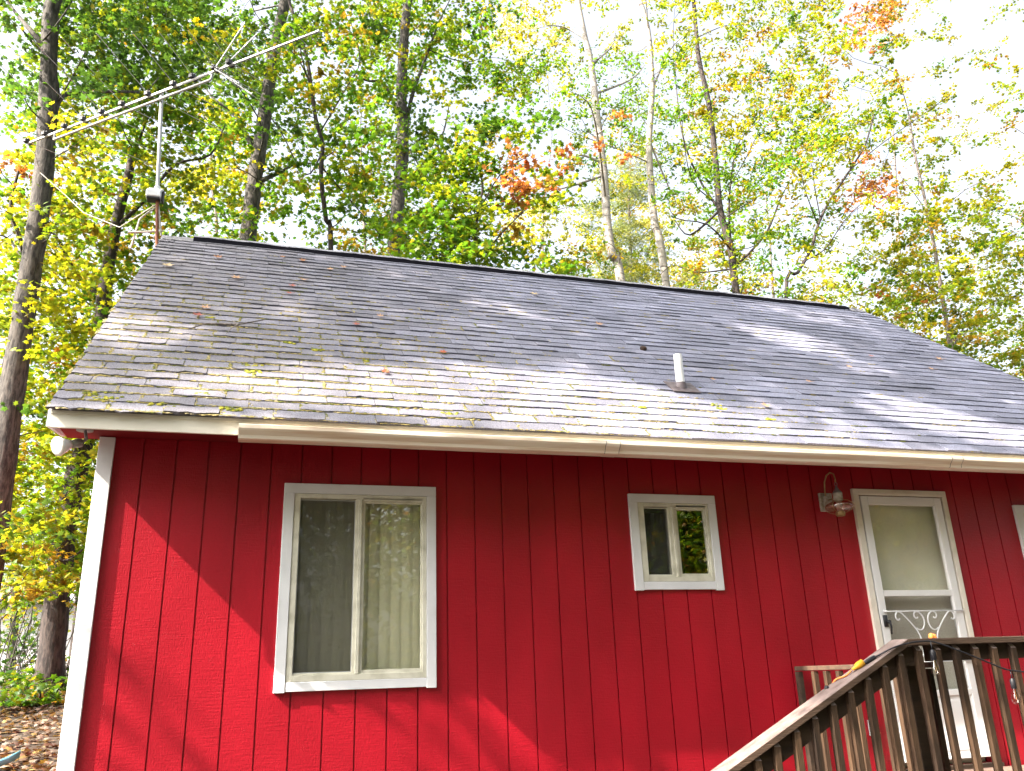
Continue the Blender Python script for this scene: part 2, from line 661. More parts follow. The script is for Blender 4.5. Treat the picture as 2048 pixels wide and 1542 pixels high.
# wall with grooves and openings
OPEN = [(.977, 1.885, .003, 1.217), (3.503, 4.102, .62, 1.213), (5.50, 6.34, -.76, 1.33), (7.19, 8.10, .2, 1.20)]
ZB, ZT = -1.7, 1.56
wb = MB()
k0, k1 = -2, 43
for k in range(k0, k1):
    xa, xb = max(k * S + .005, WX0), min((k + 1) * S - .005, WX1)
    if xb <= xa:
        continue
    for (a, b, yy) in ((xa, xb, 0.0), (xb, min(xb + .010, WX1), .012)):
        if b <= a:
            continue
        cuts = sorted({a, b} | {c for o in OPEN for c in o[:2] if a < c < b})
        for c0, c1 in zip(cuts[:-1], cuts[1:]):
            mid = (c0 + c1) / 2
            zs = [(ZB, ZT)]
            for o in OPEN:
                if o[0] < mid < o[1]:
                    nz = []
                    for z0, z1 in zs:
                        if z0 < o[2]:
                            nz.append((z0, min(z1, o[2])))
                        if z1 > o[3]:
                            nz.append((max(z0, o[3]), z1))
                    zs = nz
            for z0, z1 in zs:
                wb.box(c0, c1, yy, .05, z0, z1)
front = wb.build("wall", M['siding'], house)
gb = MB()
for xx, s in ((WX0, 1), (WX1, -1)):
    pts = [(.052, -1.7), (BY, -1.7), (BY, 1.9), (RY, 4.62), (.052, 1.9)]
    gb.prism(pts, 'x', xx, xx + s * .05)
gb.box(WX0 + .052, WX1 - .052, BY - .05, BY - .002, -1.7, 1.9)
gb.build("wall", M['siding'], house)

# roof slab (decking) both slopes
rb = MB()
T = .10
for sgn in (1,):
    def RP(x, s, h):
        return roofpt(x, s, h)
for (xa, xb) in ((XL + .03, XR - .03),):
    vs = [RP(xa, .01, -.004), RP(xb, .01, -.004), RP(xb, SLEN, -.004), RP(xa, SLEN, -.004),
          RP(xa, .01, -T), RP(xb, .01, -T), RP(xb, SLEN, -T), RP(xa, SLEN, -T)]
    rb.add(vs, [(0, 1, 2, 3), (7, 6, 5, 4), (0, 4, 5, 1), (2, 6, 7, 3), (1, 5, 6, 2), (3, 7, 4, 0)], (.10, .10, .11))
    mv = [(x, 2 * RY - y, z) for x, y, z in vs]
    rb.add(mv, [(3, 2, 1, 0), (4, 5, 6, 7), (1, 5, 4, 0), (3, 7, 6, 2), (2, 6, 5, 1), (0, 4, 7, 3)], (.12, .12, .13))
# shingle tabs: each one a thin slab, staggered, with a small random lift
NC = 35
EXPO = SLEN / NC
r1 = random.Random(3)
for c in range(NC):
    s0, s1 = c * EXPO - (.012 if c == 0 else 0), (c + 1) * EXPO + .01
    xend = XR + .13 * (1 - (c + .5) / NC) * (RY - EY) * 0.6
    x = XL - (c % 2) * .165 + r1.uniform(-.02, .02)
    cw = r1.uniform(-.004, .004)
    while x < xend:
        w = .330
        xa, xb = max(x + .002, XL), min(x + w - .003, xend)
        x += w
        if xb - xa < .01:
            continue
        moss_side = max(0, 1 - (xa + .5) / 4.5)
        thick = r1.choice([.005, .006, .008, .011, .013]) + .003 * moss_side
        b = r1.gauss(1, .10)
        base = np.array([.180, .187, .245]) * b * (1 - .30 * min(1, moss_side * 1.3))
        if r1.random() < .25:
            base *= .86
        base = base * (1 - .18 * moss_side) + np.array([.19, .165, .13]) * .30 * moss_side
        jl = r1.uniform(-.003, .003) + cw * .5
        nseg = 7
        lift0, lift1 = r1.uniform(0, .0022), r1.uniform(0, .0022)
        # the butt edge of the tab wavers a little, more where old and mossy
        vs, fs = [], []
        rag = .0022 + .0055 * moss_side
        for i in range(nseg + 1):
            fx = i / nseg
            xx = xa + (xb - xa) * fx
            e = s0 + jl + r1.gauss(0, rag)
            li = thick + lift0 * (1 - fx) + lift1 * fx + r1.uniform(0, .001)
            vs += [roofpt(xx, e, li), roofpt(xx, e, -.002), roofpt(xx, s1, .002)]
        for i in range(nseg):
            a = i * 3
            fs += [(a, a + 3, a + 5, a + 2), (a + 1, a + 4, a + 3, a)]
        fs += [(0, 2, 1), (nseg * 3, nseg * 3 + 1, nseg * 3 + 2)]
        rb.add(vs, fs, tuple(base))
roof = rb.build("roof", M['shingle'], house)
# ridge vent: black strip with a shingle cap on it
b = MB()
zc = []
xs = np.linspace(-.17, 8.50, 60)
for i, x in enumerate(xs):
    p = roofpt(x, SLEN, 0)
    zc.append((x, p[1], p[2] + .004 * math.sin(i * 1.7) + .003 * math.sin(i * .6)))
for i in range(len(zc) - 1):
    (xa, y, za), (xb, _, zb) = zc[i], zc[i + 1]
    for sg in (-1, 1):
        q = [(xa, y + sg * .075, za - .010), (xb, y + sg * .075, zb - .010), (xb, y, zb + .048), (xa, y, za + .048),
             (xa, y + sg * .085, za - .080), (xb, y + sg * .085, zb - .080)]
        b.add(q, [(0, 1, 2, 3), (4, 5, 1, 0)])
b.build("ridge_vent", M['vent_black'], roof)
b = MB()
for i in range(0, len(zc) - 2, 1):
    (xa, y, za), (xb, _, zb) = zc[i], zc[i + 1]
    dz = rnd.uniform(.001, .006)
    for sg in (-1, 1):
        b.add([(xa, y + sg * .070, za - .001 + dz), (xb + .01, y + sg * .070, zb - .001 + dz * .3), (xb + .01, y, zb + .055),
               (xa, y, za + .055 + dz)], [(0, 1, 2, 3)], (.24, .24, .27))
b.build("ridge_cap", M['shingle'], roof)
for (xa, xb) in ((XL, -.17), (8.50, XR)):
    b = MB()
    n = 3 if xa < 0 else 2
    for i in range(n):
        a, c2 = xa + (xb - xa) * i / n, xa + (xb - xa) * (i + 1) / n
        za, zb = roofpt(a, SLEN)[2], roofpt(c2, SLEN)[2]
        for sg in (-1, 1):
            b.add([(a, RY + sg * .13, za - .09), (c2, RY + sg * .13, zb - .098), (c2, RY, zb + .016), (a, RY, za + .024)],
                  [(0, 1, 2, 3)], (.25, .245, .26))
    b.build("ridge_cap", M['shingle'], roof)

# moss along the butt edges, thickest low down at the left end
b = MB()
octv = [(1, 0, 0), (0, 1, 0), (-1, 0, 0), (0, -1, 0), (.5, .5, .7), (-.4, .4, .8), (-.5, -.5, .65), (.5, -.4, .75)]
octf = [(0, 1, 4), (1, 5, 4), (1, 2, 5), (2, 6, 5), (2, 3, 6), (3, 7, 6), (3, 0, 7), (0, 4, 7), (4, 5, 6), (4, 6, 7)]
r2 = random.Random(5)


def mossblob(x, s, r, tint, sx=1.0, h=.006):
    a = r2.uniform(0, 6.28)
    p = []
    for vx, vy, vz in octv:
        ux = (vx * math.cos(a) - vy * math.sin(a)) * r * sx
        us = (vx * math.sin(a) + vy * math.cos(a)) * r
        p.append(roofpt(x + ux, s + us, h + vz * r * .55))
    b.add(p, octf, tint)


def mdens(x, s):
    f = max(0, 1 - max(0, x + .3) / 3.4) ** 1.2 * max(0.0, 1 - s / 3.6) + .24 * max(0, 1 - abs(x - 3.3) / 2.6) * max(0, 1 - s / 1.5)
    return f + .02 * (x < 7)


mc = 0
while mc < 8500:
    x, c = r2.uniform(XL + .03, 7.6), r2.randrange(0, NC - 2)
    if r2.random() > mdens(x, c * EXPO) * 1.25:
        continue
    s = c * EXPO - .004 + r2.gauss(0, .004)
    pick = r2.random()
    t = (.22, .185, .075) if pick < .5 else ((.10, .11, .03) if pick < .75 else (.30, .26, .15))
    L = r2.randint(1, 5)
    for j in range(L):
        mossblob(x + j * .018 + r2.gauss(0, .006), s + r2.gauss(0, .004), r2.uniform(.004, .0115), t, 1.6)
        mc += 1
for i in range(1500):                       # moss in the joints between tabs
    c = r2.randrange(0, 24)
    x = XL - (c % 2) * .165 + .330 * r2.randint(0, 14)
    if x < XL or r2.random() > mdens(x, c * EXPO) * 1.6:
        continue
    t = r2.choice([(.22, .19, .07), (.12, .13, .03), (.30, .26, .13)])
    for j in range(r2.randint(4, 9)):
        mossblob(x + r2.gauss(0, .006), c * EXPO + j * .014, r2.uniform(.004, .011), t)
for (px_, s_, r_) in ((.62, .93, .03), (.66, .80, .035), (.35, .33, .03), (-.3, .22, .05), (-.22, .16, .05), (.55, .10, .045),
                      (.25, 2.0, .025), (1.5, 1.2, .025), (3.6, .55, .02), (4.36, .62, .03), (4.33, .70, .025),
                      (4.7, .45, .02), (.1, .12, .04), (2.0, .22, .03), (.9, 1.5, .02), (1.12, 1.38, .025)):
    for j in range(16):
        mossblob(px_ + r2.gauss(0, r_), s_ + r2.gauss(0, r_ * .5), r2.uniform(.008, .02), (.13, .15, .02) if j % 2 else (.30, .28, .04))
mo = b.build("moss", M['moss'], roof)
mo["kind"] = "stuff"

# rake boards, fascia, soffit, corner trim
for xx, s in ((XL + .025, 1), (XR - .045, -1)):
    b = MB()
    for sg in (0, 1):
        vs = []
        for h in (-.012, -.15):
            for s_, in ((.03,), (SLEN,)):
                for dx in (0, .02):
                    p = list(roofpt(xx + dx, s_, h))
                    if sg:
                        p[1] = 2 * RY - p[1]
                    vs.append(p)
        b.add(vs, [(0, 1, 3, 2), (4, 6, 7, 5), (0, 4, 5, 1), (2, 3, 7, 6), (0, 2, 6, 4), (1, 5, 7, 3)])
    if s == 1:      # boxed return at the lower left end
        b.prism([(FY + .001, 1.503), (0.0, 1.553), (0.0, 1.95), (FY + .001, 1.60)], 'x', XL + .002, XL + .022)
    b.build("rake_board", M['trim'], house)
b = MB()
b.box(XL + .024, XR + .1, FY, FY + .022, 1.50, 1.598)
b.build("fascia", M['fascia'], house)
b = MB()
b.box(XL + .02, XR + .12, FY - .006, FY + .03, 1.585, 1.612)     # metal drip edge
b.build("drip_edge", M['fascia'], house)
b = MB()
b.box(XL + .024, XR - .02, FY + .023, .06, 1.562, 1.582)
b.build("soffit", M['soffit'], house)
for (xa, xb) in ((WX0 - .022, WX0 + .072), (WX1 - .07, WX1 + .022)):
    b = MB()
    b.box(xa, xb, -.026, -.0005, -1.68, 1.556)
    xo = (xa, xa + .0215) if xa < 0 else (xb - .0215, xb)
    b.box(xo[0], xo[1], .0005, .09, -1.68, 1.8)
    b.build("corner_trim", M['trim'], house, bevel=.002)

# gutter, K profile
b = MB()
gx0, gx1 = .602, XR + .08
prof = [(FY - .001, 1.545), (FY - .001, 1.452), (FY - .075, 1.450), (FY - .088, 1.456), (FY - .095, 1.475), (FY - .118, 1.500),
        (FY - .126, 1.512), (FY - .127, 1.533), (FY - .118, 1.538), (FY - .112, 1.534)]


def gut(x, dz=0, k=0):
    return [(x, p[0] - k, p[1] + dz + (.003 if k else 0) * (1 if p[1] > 1.5 else -1)) for p in prof]


n = len(prof)
gxs = np.linspace(gx0, gx1, 36)
vs = []
for i, x in enumerate(gxs):
    vs += gut(x, .0015 * math.sin(i * .7))
fs = [(i * n + j, i * n + j + 1, (i + 1) * n + j + 1, (i + 1) * n + j) for i in range(len(gxs) - 1) for j in range(n - 1)]
b.add(vs, fs)
b.add([(gx0 + .001, p[0], p[1]) for p in prof], [tuple(range(n))])
gutter = b.build("gutter", M['gutter'], house)
sm = gutter.modifiers.new("thick", 'SOLIDIFY')
sm.thickness = .002
for xa, xb in ((3.061, 3.165), (6.026, 6.134)):
    b = MB()
    vs = gut(xa, 0, .003) + gut(xb, 0, .003)
    b.add(vs, [(j, j + 1, n + j + 1, n + j) for j in range(n - 1)])
    b.build("gutter_joint", M['gutter'], gutter)
    for xe in (xa - .002, xb):
        b = MB()
        jp = [(xe + rnd.uniform(-.003, .003), p[0] - .005, p[1]) for p in prof[2:8]]
        b.tube(jp, .0016, 5)
        b.build("sealant_line", M['lead'], gutter)


# windows
def slider_window(x0, x1, z0, z1, tw, fx0, fx1, fz0, fz1, mull, lg, rg, kind):
    """outer trim, frame, left screened pane, right glazed sash"""
    w = MB()
    ty = -.026
    w.box(x0, fx0, ty, -.0005, z0, fz1)
    w.box(fx1, x1, ty, -.0005, z0 - .002, fz1)
    w.box(fx0 + .0005, fx1 - .0005, ty + .003, -.0005, z0 + .006, fz0)
    w.box(x0, x1, ty, -.0005, fz1 + .0005, z1)
    # the window part itself: frame
    f = MB()
    fy0, fy1 = -.020, .045
    e = .0015
    lx0, lx1, lz0, lz1 = lg
    rx0, rx1, rz0, rz1 = rg
    f.box(fx0 + e, lx0, fy0, fy1, fz0 + e, fz1 - e)
    f.box(rx1 + .012, fx1 - e, fy0, fy1, fz0 + e, fz1 - e)
    f.box(lx0, rx1 + .012, fy0, fy1, fz0 + e, lz0 - .012)
    f.box(lx0, rx1 + .012, fy0, fy1, lz1 + .008, fz1 - e)
    f.box(mull - .011, mull + .011, fy0 - .005, fy1, lz0 - .012, lz1 + .008)
    f.box(lx0, mull - .011, fy0 + .012, fy1, lz0 - .012, lz0)
    f.box(lx1, mull - .011, fy0 + .008, fy1, lz0, lz1 + .008)
    win = f.build("window", M['vinyl'], house, bevel=.0015)
    w.build("trim", M['trim'], win, bevel=.002)
    s = MB()
    sy0, sy1 = -.008, .02
    s.box(mull + .011, rx0, sy0, sy1, rz0 - .03, rz1 + .03)
    s.box(rx1, rx1 + .012, sy0, sy1, rz0 - .03, rz1 + .03)
    s.box(rx0, rx1, sy0, sy1, rz0 - .03, rz0)
    s.box(rx0, rx1, sy0, sy1, rz1, rz1 + .03)
    s.box(rx0 - .012, rx1 + .01, sy0 - .012, sy0 - .0005, rz1 + .012, rz1 + .034)
    s.build("sash", M['vinyl'], win, bevel=.0015)
    g = MB()
    g.box(rx0, rx1, .004, .007, rz0, rz1)
    g.box(lx0, lx1, .030, .033, lz0, lz1)
    g.build("pane", M['glass'], win)
    sc = MB()
    sc.box(lx0, lx1, -.001, .0003, lz0, lz1)
    sc.build("insect_screen", M['screen'], win)
    sf = MB()
    for a_, b_, c_, d_ in ((lx0, lx0 + .006, lz0, lz1), (lx1 - .006, lx1, lz0, lz1), (lx0 + .006, lx1 - .006, lz0, lz0 + .006),
                           (lx0 + .006, lx1 - .006, lz1 - .006, lz1)):
        sf.box(a_, b_, -.004, -.0015, c_, d_)
    sf.build("screen_frame", M['grey_metal'] if kind == 'blind' else M['vinyl'], win)
    if kind == 'blind':
        sl = MB()
        x = fx0 + .03
        i = 0
        while x < fx1 - .02:
            a = .12 + rnd.uniform(-.03, .03)
            dx, dy = .042, .012
            yy = .075 + rnd.uniform(-.003, .003)
            sl.add([(x - dx, yy - dy, fz0), (x + dx, yy + dy, fz0), (x + dx, yy + dy, fz1), (x - dx, yy - dy, fz1)],
                   [(0, 1, 2, 3)])
            x += .076
            i += 1
        sl.build("vertical_blind", M['blind'], win)
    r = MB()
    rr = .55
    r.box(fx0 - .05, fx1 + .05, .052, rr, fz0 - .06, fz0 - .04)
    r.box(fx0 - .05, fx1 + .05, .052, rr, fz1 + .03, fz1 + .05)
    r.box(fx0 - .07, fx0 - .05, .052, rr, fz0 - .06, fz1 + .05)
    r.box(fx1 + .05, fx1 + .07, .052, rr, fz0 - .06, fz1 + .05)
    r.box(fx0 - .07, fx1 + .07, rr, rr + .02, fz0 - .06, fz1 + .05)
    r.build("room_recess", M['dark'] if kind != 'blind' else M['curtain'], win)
    return win


slider_window(.908, 1.950, -.060, 1.285, .075, .977, 1.885, .003, 1.217, 1.423, (1.018, 1.390, .054, 1.178),
              (1.458, 1.845, .064, 1.161), 'blind')
slider_window(3.436, 4.167, .556, 1.277, .065, 3.504, 4.102, .620, 1.213, 3.795, (3.555, 3.758, .667, 1.174),
              (3.836, 4.065, .679, 1.162), 'dark')
slider_window(7.108, 8.18, .12, 1.269, .075, 7.19, 8.10, .20, 1.20, 7.645, (7.23, 7.61, .25, 1.16), (7.68, 8.06, .26, 1.15),
              'blind')

# storm door
dt = MB()
dt.box(5.452, 5.505, -.030, -.0005, -.76, 1.318)
dt.box(6.345, 6.392, -.030, -.0005, -.76, 1.318)
dt.box(5.452, 6.392, -.030, -.0005, 1.3185, 1.369)
dt.box(5.505, 6.345, -.034, -.0305, 1.325, 1.352)
dfm = MB()
yf0, yf1 = -.028, .010
dfm.box(5.519, 5.588, yf0, yf1, -.72, 1.311)
dfm.box(6.258, 6.329, yf0, yf1, -.72, 1.311)
dfm.box(5.588, 6.258, yf0, yf1, 1.241, 1.311)
dfm.box(5.588, 6.258, yf0, yf1, .497, .545)
dfm.box(5.588, 6.258, yf0, yf1, -.265, -.219)
dfm.box(5.588, 6.258, yf0, yf1, -.72, -.70)
door = dfm.build("storm_door", M['door_white'], house, bevel=.003)
dt.build("door_trim", M['door_trim'], door, bevel=.003)
b = MB()
b.box(5.588, 6.258, -.016, .006, -.70, -.265)
b.box(5.63, 6.215, -.019, -.016, -.66, -.30)
b.build("kick_panel", M['door_white'], door, bevel=.002)
b = MB()
b.box(5.588, 6.258, -.006, -.003, .545, 1.241)
b.build("glass_pane", M['door_glass'], door)
b = MB()
b.box(5.588, 6.258, -.006, -.005, -.219, .497)
b.build("insect_screen", M['door_screen'], door)
b = MB()
b.box(5.507, 6.340, .060, .10, -.76, 1.33)
b.build("inner_door", M['curtain'], door)
b = MB()
b.box(5.44, 6.40, -.06, -.0005, -.79, -.762)
b.build("threshold", M['wood_dark'], door)
# scrolled grille
gr = MB()
GY = -.040


def gp(pts, r=.0058, mir=False):
    cx = 5.937
    P3 = [((2 * cx - x) if mir else x, GY, z) for x, z in pts]
    q = []
    for i in range(len(P3) - 1):         # smooth with Catmull-Rom
        p0, p1, p2, p3 = [Vector(P3[max(0, min(len(P3) - 1, i + j))]) for j in (-1, 0, 1, 2)]
        for k in range(5):
            t = k / 5
            q.append(.5 * ((2 * p1) + (-p0 + p2) * t + (2 * p0 - 5 * p1 + 4 * p2 - p3) * t * t + (-p0 + 3 * p1 - 3 * p2 + p3) * t ** 3))
    q.append(Vector(P3[-1]))
    gr.tube(q, r, 6)


outer = [(5.688, .322), (5.672, .312), (5.655, .325), (5.655, .352), (5.675, .374), (5.705, .370), (5.745, .335), (5.80, .275),
         (5.838, .225), (5.858, .17), (5.862, .10), (5.85, .04), (5.80, .01), (5.75, -.005)]
inner = [(5.862, .332), (5.845, .324), (5.830, .338), (5.832, .362), (5.856, .376), (5.888, .365), (5.912, .335), (5.918, .295),
         (5.905, .258), (5.880, .236), (5.850, .238), (5.832, .25)]
for mr_ in (False, True):
    gp(outer, mir=mr_)
    gp(inner, mir=mr_)
gr.tube([(5.556, GY, .380), (6.312, GY, .380)], .0055, 6)
gr.tube([(5.556, GY, -.008), (6.312, GY, -.008)], .0055, 6)
for xx in (5.556, 6.312):
    for zz in (.38, -.008):
        gr.lathe([(0, -.003), (.012, 0), (.010, .006), (0, .009)], (xx, GY + .004, zz), (0, -1, 0), 10)
        gr.tube([(xx, GY, zz), (xx, -.027, zz)], .004, 6)
gr.build("scroll_grille", M['trim'], door, True)
b = MB()
b.box(5.540, 5.572, -.042, -.0285, .262, .352)
b.lathe([(0, 0), (.014, .0), (.014, .03), (0, .032)], (5.564, -.042, .30), (0, -1, 0), 12)
b.tube([(5.564, -.07, .30), (5.570, -.072, .26), (5.566, -.066, .205)], [.009, .007, .006], 8)
b.build("handle", M['black'], door, True)

# plumbing vent with flashing, and a dark cut-off pipe
vp = roof_xy(4.194, .376)
b = MB()
z0_, z1_ = vp[2] - .05, vp[2] + .31
b.tube([(vp[0], vp[1], z0_), (vp[0], vp[1], z1_)], .038, 20, caps=False)
b.tube([(vp[0], vp[1], z1_), (vp[0], vp[1], z1_ - .1)], .031, 20, caps=False)
b.lathe([(.031, 0), (.038, 0)], (vp[0], vp[1], z1_), n=20)
vent = b.build("vent_pipe", M['pvc'], house, True)
b = MB()
b.lathe([(.062, -.035), (.058, -.01), (.045, .03), (.039, .045)], (vp[0], vp[1], vp[2] + .01), (0, -.25, 1), 18)
s_v = (vp[1] - EY) / (RY - EY) * SLEN
q = [roofpt(vp[0] + dx, s_v + ds, h) for h in (.018, .012) for dx, ds in ((-.13, -.13), (.13, -.13), (.13, .1), (-.13, .1))]
b.add(q, [(0, 1, 2, 3), (0, 4, 5, 1), (1, 5, 6, 2), (3, 7, 4, 0)])
b.build("flashing", M['lead'], vent)
b = MB()
cp = roof_xy(4.25, 1.156)
b.lathe([(.0, .035), (.026, .034), (.033, .026), (.034, .0), (.034, -.02)], cp, (0, -.65, .76), 16)
b.build("roof_plug", M['roof_plug'], house, True)

# fallen leaves and a twig on the roof
LV = [(0.145, 2.672, .13, 'b', 1), (-0.276, 2.26, .14, 't', 1), (0.807, 2.909, .08, 'b', 1), (1.023, 2.853, .11, 'b', 1),
      (0.378, 2.077, .13, 'o', 1), (0.913, 2.006, .09, 'r', 1), (1.026, 2.213, .09, 'o', 1), (0.886, 1.792, .08, 'r', 1),
      (1.314, 2.648, .09, 'o', 1), (1.467, 2.763, .09, 'o', 1), (0.15, 1.081, .11, 'r', 1), (0.189, 1.256, .11, 'o', 1),
      (1.712, 1.411, .09, 'o', 1), (1.614, 0.273, .09, 'd', 1), (1.469, 1.166, .09, 'r', 1), (3.593, 2.485, .13, 't', 1),
      (4.031, 1.7, .11, 'o', 1), (4.61, 0.55, .07, 'o', 1), (2.157, 0.71, .09, 'd', 1), (7.177, 1.462, .07, 'd', 1),
      (7.735, 1.227, .08, 'o', 1), (8.20, 1.55, .11, 'o', 1), (6.56, 1.10, .08, 'o', 1),
      (5.699, 0.658, .08, 'o', 1), (4.819, 0.104, .11, 'o', 1)]
LL = ["large brown curled leaf near the ridge, left of the black ridge strip's start",
      "broad tan leaf nearest the upper left roof corner",
      "small brown leaf just below the ridge, left one of a pair",
      "brown leaf just below the ridge, right one of a pair",
      "flat orange-brown leaf midway between rake and ridge on the upper left roof",
      "dark red leaf in the upper left cluster of three, lower left one",
      "orange leaf in the upper left cluster of three, topmost",
      "small dark red leaf below the upper left cluster of three",
      "orange leaf below the ridge, left of the last leaf in the upper row",
      "orange leaf below the ridge, last to the right in the upper left row",
      "pink-red leaf just above the fallen twig, lower one",
      "orange leaf above the fallen twig, upper one",
      "pale orange leaf alone in the middle of the left roof half",
      "deep orange-red leaf on the sunlit strip low on the roof",
      "red leaf right of the fallen twig at the same height",
      "large tan leaf below the ridge in the middle of the roof",
      "orange leaf in the middle of the roof above the dark plug",
      "small orange leaf close to the right of the vent pipe base",
      "rusty brown leaf left of the dark plug, lower on the slope",
      "tiny deep red leaf on the upper right roof",
      "orange leaf on the right roof below the rake",
      "orange leaf highest beside the right rake edge",
      "orange leaf left of the tiny deep red one",
      "pale orange leaf right of the vent pipe, two pipe heights away",
      "orange-brown leaf low on the roof right of the vent, near the gutter"]
LC = dict(b=(.30, .15, .08), t=(.46, .36, .22), o=(.42, .26, .16), r=(.30, .10, .08), d=(.34, .10, .05))
for (x, y, s, c, _), lab in zip(LV, LL):
    s *= .85
    p = roof_xy(x, y, .016 + s * .08)
    rim, _f = leaf_template('maple')
    a = rnd.uniform(0, 6.28)
    b = MB()
    vs = []
    for vx, vy, vz in rim:
        q = (vx * math.cos(a) - vy * math.sin(a), vx * math.sin(a) + vy * math.cos(a))
        cur = .5 * (vx * vx + vy * vy)
        vs.append(roofpt(x + q[0] * s, (y - EY) / (RY - EY) * SLEN + q[1] * s, .021 + s * (cur + .02) * rnd.uniform(.6, 1.3)))
    b.add(vs, [tuple(f) for f in _f], LC[c])
    b.tube([vs[1], (vs[1][0] + rnd.uniform(-.03, .03), vs[1][1] - .02, vs[1][2])], .0015, 4, tint=LC[c])
    tag(b.build("fallen_leaf", M['dryleaf']), lab, "leaf", "fallen leaves on the roof")
b = MB()
tw = [roof_xy(x, y, h) for x, y, h in ((.13, .74, .045), (.24, .84, .055), (.36, .87, .05), (.48, .88, .05), (.56, .93, .055), (.68, 1.02, .05))]
b.tube(tw, [.005, .007, .009, .009, .007, .004], 6)
b.tube([tw[3], roof_xy(.44, .80, .05), roof_xy(.41, .76, .02)], [.005, .004, .002], 5)
b.tube([tw[3], roof_xy(.43, .95, .06)], [.004, .002], 5)
tag(b.build("fallen_twig", M['bark_pale']), "thin forked dry twig lying on the mossy left part of the roof", "twig")

# ------------------------------------------------------------------ tv antenna
ant = empty("tv_antenna", (-.526, RY, 4.80), "long aluminium rooftop TV antenna with many thin rods on a mast at the left gable",
            "antenna")
AY = RY
b = MB()
mtop = (-.693, AY, 6.70)
mrot = (-.612, AY, 5.36)
b.tube([mrot, mtop], .021, 10)
b.build("mast", M['alu'], ant)
b = MB()
b.tube([(-.548, AY, 4.62), (-.60, AY, 5.24)], .019, 10)
b.build("lower_mast", M['rust'], ant)
b = MB()
b.tube([(-.52, AY, 4.80), (-.585, AY, 5.17)], .012, 8)
b.tube([(-.82, AY + .02, 4.62), (-.76, AY, 4.98), (-.70, AY, 5.06), (-.60, AY, 5.16)], .011, 8)
b.tube([(-.86, AY, 4.80), (-.50, AY, 4.86)], .012, 8)
b.build("mast_brace", M['worn_white'], ant)
b = MB()
b.box(-.72, -.56, AY - .08, AY + .06, 5.25, 5.34)
b.box(-.70, -.54, AY - .06, AY + .06, 5.3405, 5.37)
b.tube([(-.615, AY - .01, 5.37), (-.612, AY - .01, 5.42)], .035, 12)
b.build("rotor_box", M['trim'], ant, bevel=.01)
b = MB()
b.box(-.71, -.57, AY - .07, AY + .05, 5.232, 5.2495)
b.box(-.5595, -.535, AY - .04, AY + .03, 5.22, 5.36)
b.build("rotor_clamp", M['black'], ant)
# boom lies level through the mast top
ZA = 6.68
c1 = lambda x, y: (x * .3418, y * .3418)


def atz(px, py, z):
    d = RC @ np.array([(px - 1024) / FPX, 1, (771 - py) / FPX])
    return Vector(CAM + d * ((z - CAM[2]) / d[2]))


A0, A1, A2 = atz(*c1(160, 840), ZA), atz(*c1(1260, 415), ZA), atz(*c1(1910, 225), ZA)
bd = (A1 - A0).normalized()
A2 = A0 + bd * (A2 - A0).dot(bd)
pd = Vector((-bd.y, bd.x, 0))
b = MB()
b.beam(A0, A2, .021, .021)
b.build("boom", M['alu'], ant)
b = MB()
B0 = A0 + bd * .50 - Vector((0, 0, .10))
B1 = A1 - bd * .06 - Vector((0, 0, .10))
b.tube([B0 + Vector((0, 0, .10)), B0, B0 + bd * .05], .013, 6)
b.tube([B0, B1], .015, 8)
b.tube([B1, B1 + Vector((0, 0, .05)) + bd * .02, B1 + Vector((0, 0, .10)) - bd * .03], .015, 8)
b.tube([B1 + Vector((0, 0, .10)) - bd * .03, B1 + Vector((0, 0, .10)) - bd * .5], .015, 8)
b.build("boom_strut", M['alu'], ant)
L = (A1 - A0).length
for (ix, iy), ln in zip([(160, 840), (262, 795), (375, 750), (485, 708), (590, 665), (705, 615), (855, 555), (1015, 505), (1130, 465),
                         (1260, 415), (1360, 395)], [1.55, 1.5, 1.42, 1.32, 1.22, 1.12, 1.0, .85, .72, .6, .5]):
    q = atz(*c1(ix, iy), ZA)
    t = (q - A0).dot(bd)
    c = A0 + bd * t
    b = MB()
    e1 = c + pd * ln + bd * (.28 * ln)
    e2 = c - pd * ln + bd * (.28 * ln)
    b.tube([c + Vector((0, 0, .03)), e1 + Vector((0, 0, .03))], .0042, 5)
    b.tube([c + Vector((0, 0, .03)), e2 + Vector((0, 0, .03))], .0042, 5)
    el = b.build("rod_element", M['alu'], ant)
    b = MB()
    b.beam(c - pd * .05 + Vector((0, 0, .028)), c + pd * .05 + Vector((0, 0, .028)), .05, .045)
    b.beam(c + Vector((0, 0, .05)) - bd * .015, c + Vector((0, 0, .05)) + bd * .015, .025, .05)
    b.build("insulator", M['black'], el)
t0 = (A1 - A0).dot(bd)
for k in range(11):
    c = A0 + bd * (t0 + .22 + k * ((A2 - A0).dot(bd) - t0 - .25) / 10)
    b = MB()
    b.tube([c - pd * .16 + Vector((0, 0, .018)), c + pd * .16 + Vector((0, 0, .018))], .0035, 5)
    b.build("director_rod", M['alu'], ant)
for sg in (1, -1):                    # corner reflector wings
    b = MB()
    cR = A0 + bd * (t0 + .02)
    dv = (bd * .55 + Vector((0, 0, .50 * sg))).normalized()
    for o in (-.10, .10):
        b.beam(cR + pd * o * .3, cR + dv * .62 + pd * o, .012, .012)
    for j in range(6):
        cc = cR + dv * (.1 + .1 * j)
        b.tube([cc - pd * .22, cc + pd * .22], .0035, 5)
    b.build("reflector_wing", M['alu'], ant)
b = MB()
cab = [atz(*c1(150, 850), ZA), atz(*c1(205, 900), 6.55), atz(*c1(235, 1010), 6.35), atz(*c1(380, 1140), 6.0), atz(*c1(490, 1245), 5.7),
       atz(*c1(700, 1330), 5.4), Vector((-.60, AY, 5.2))]
b.tube(cab, .006, 6)
b.build("feed_cable", M['worn_white'], ant)

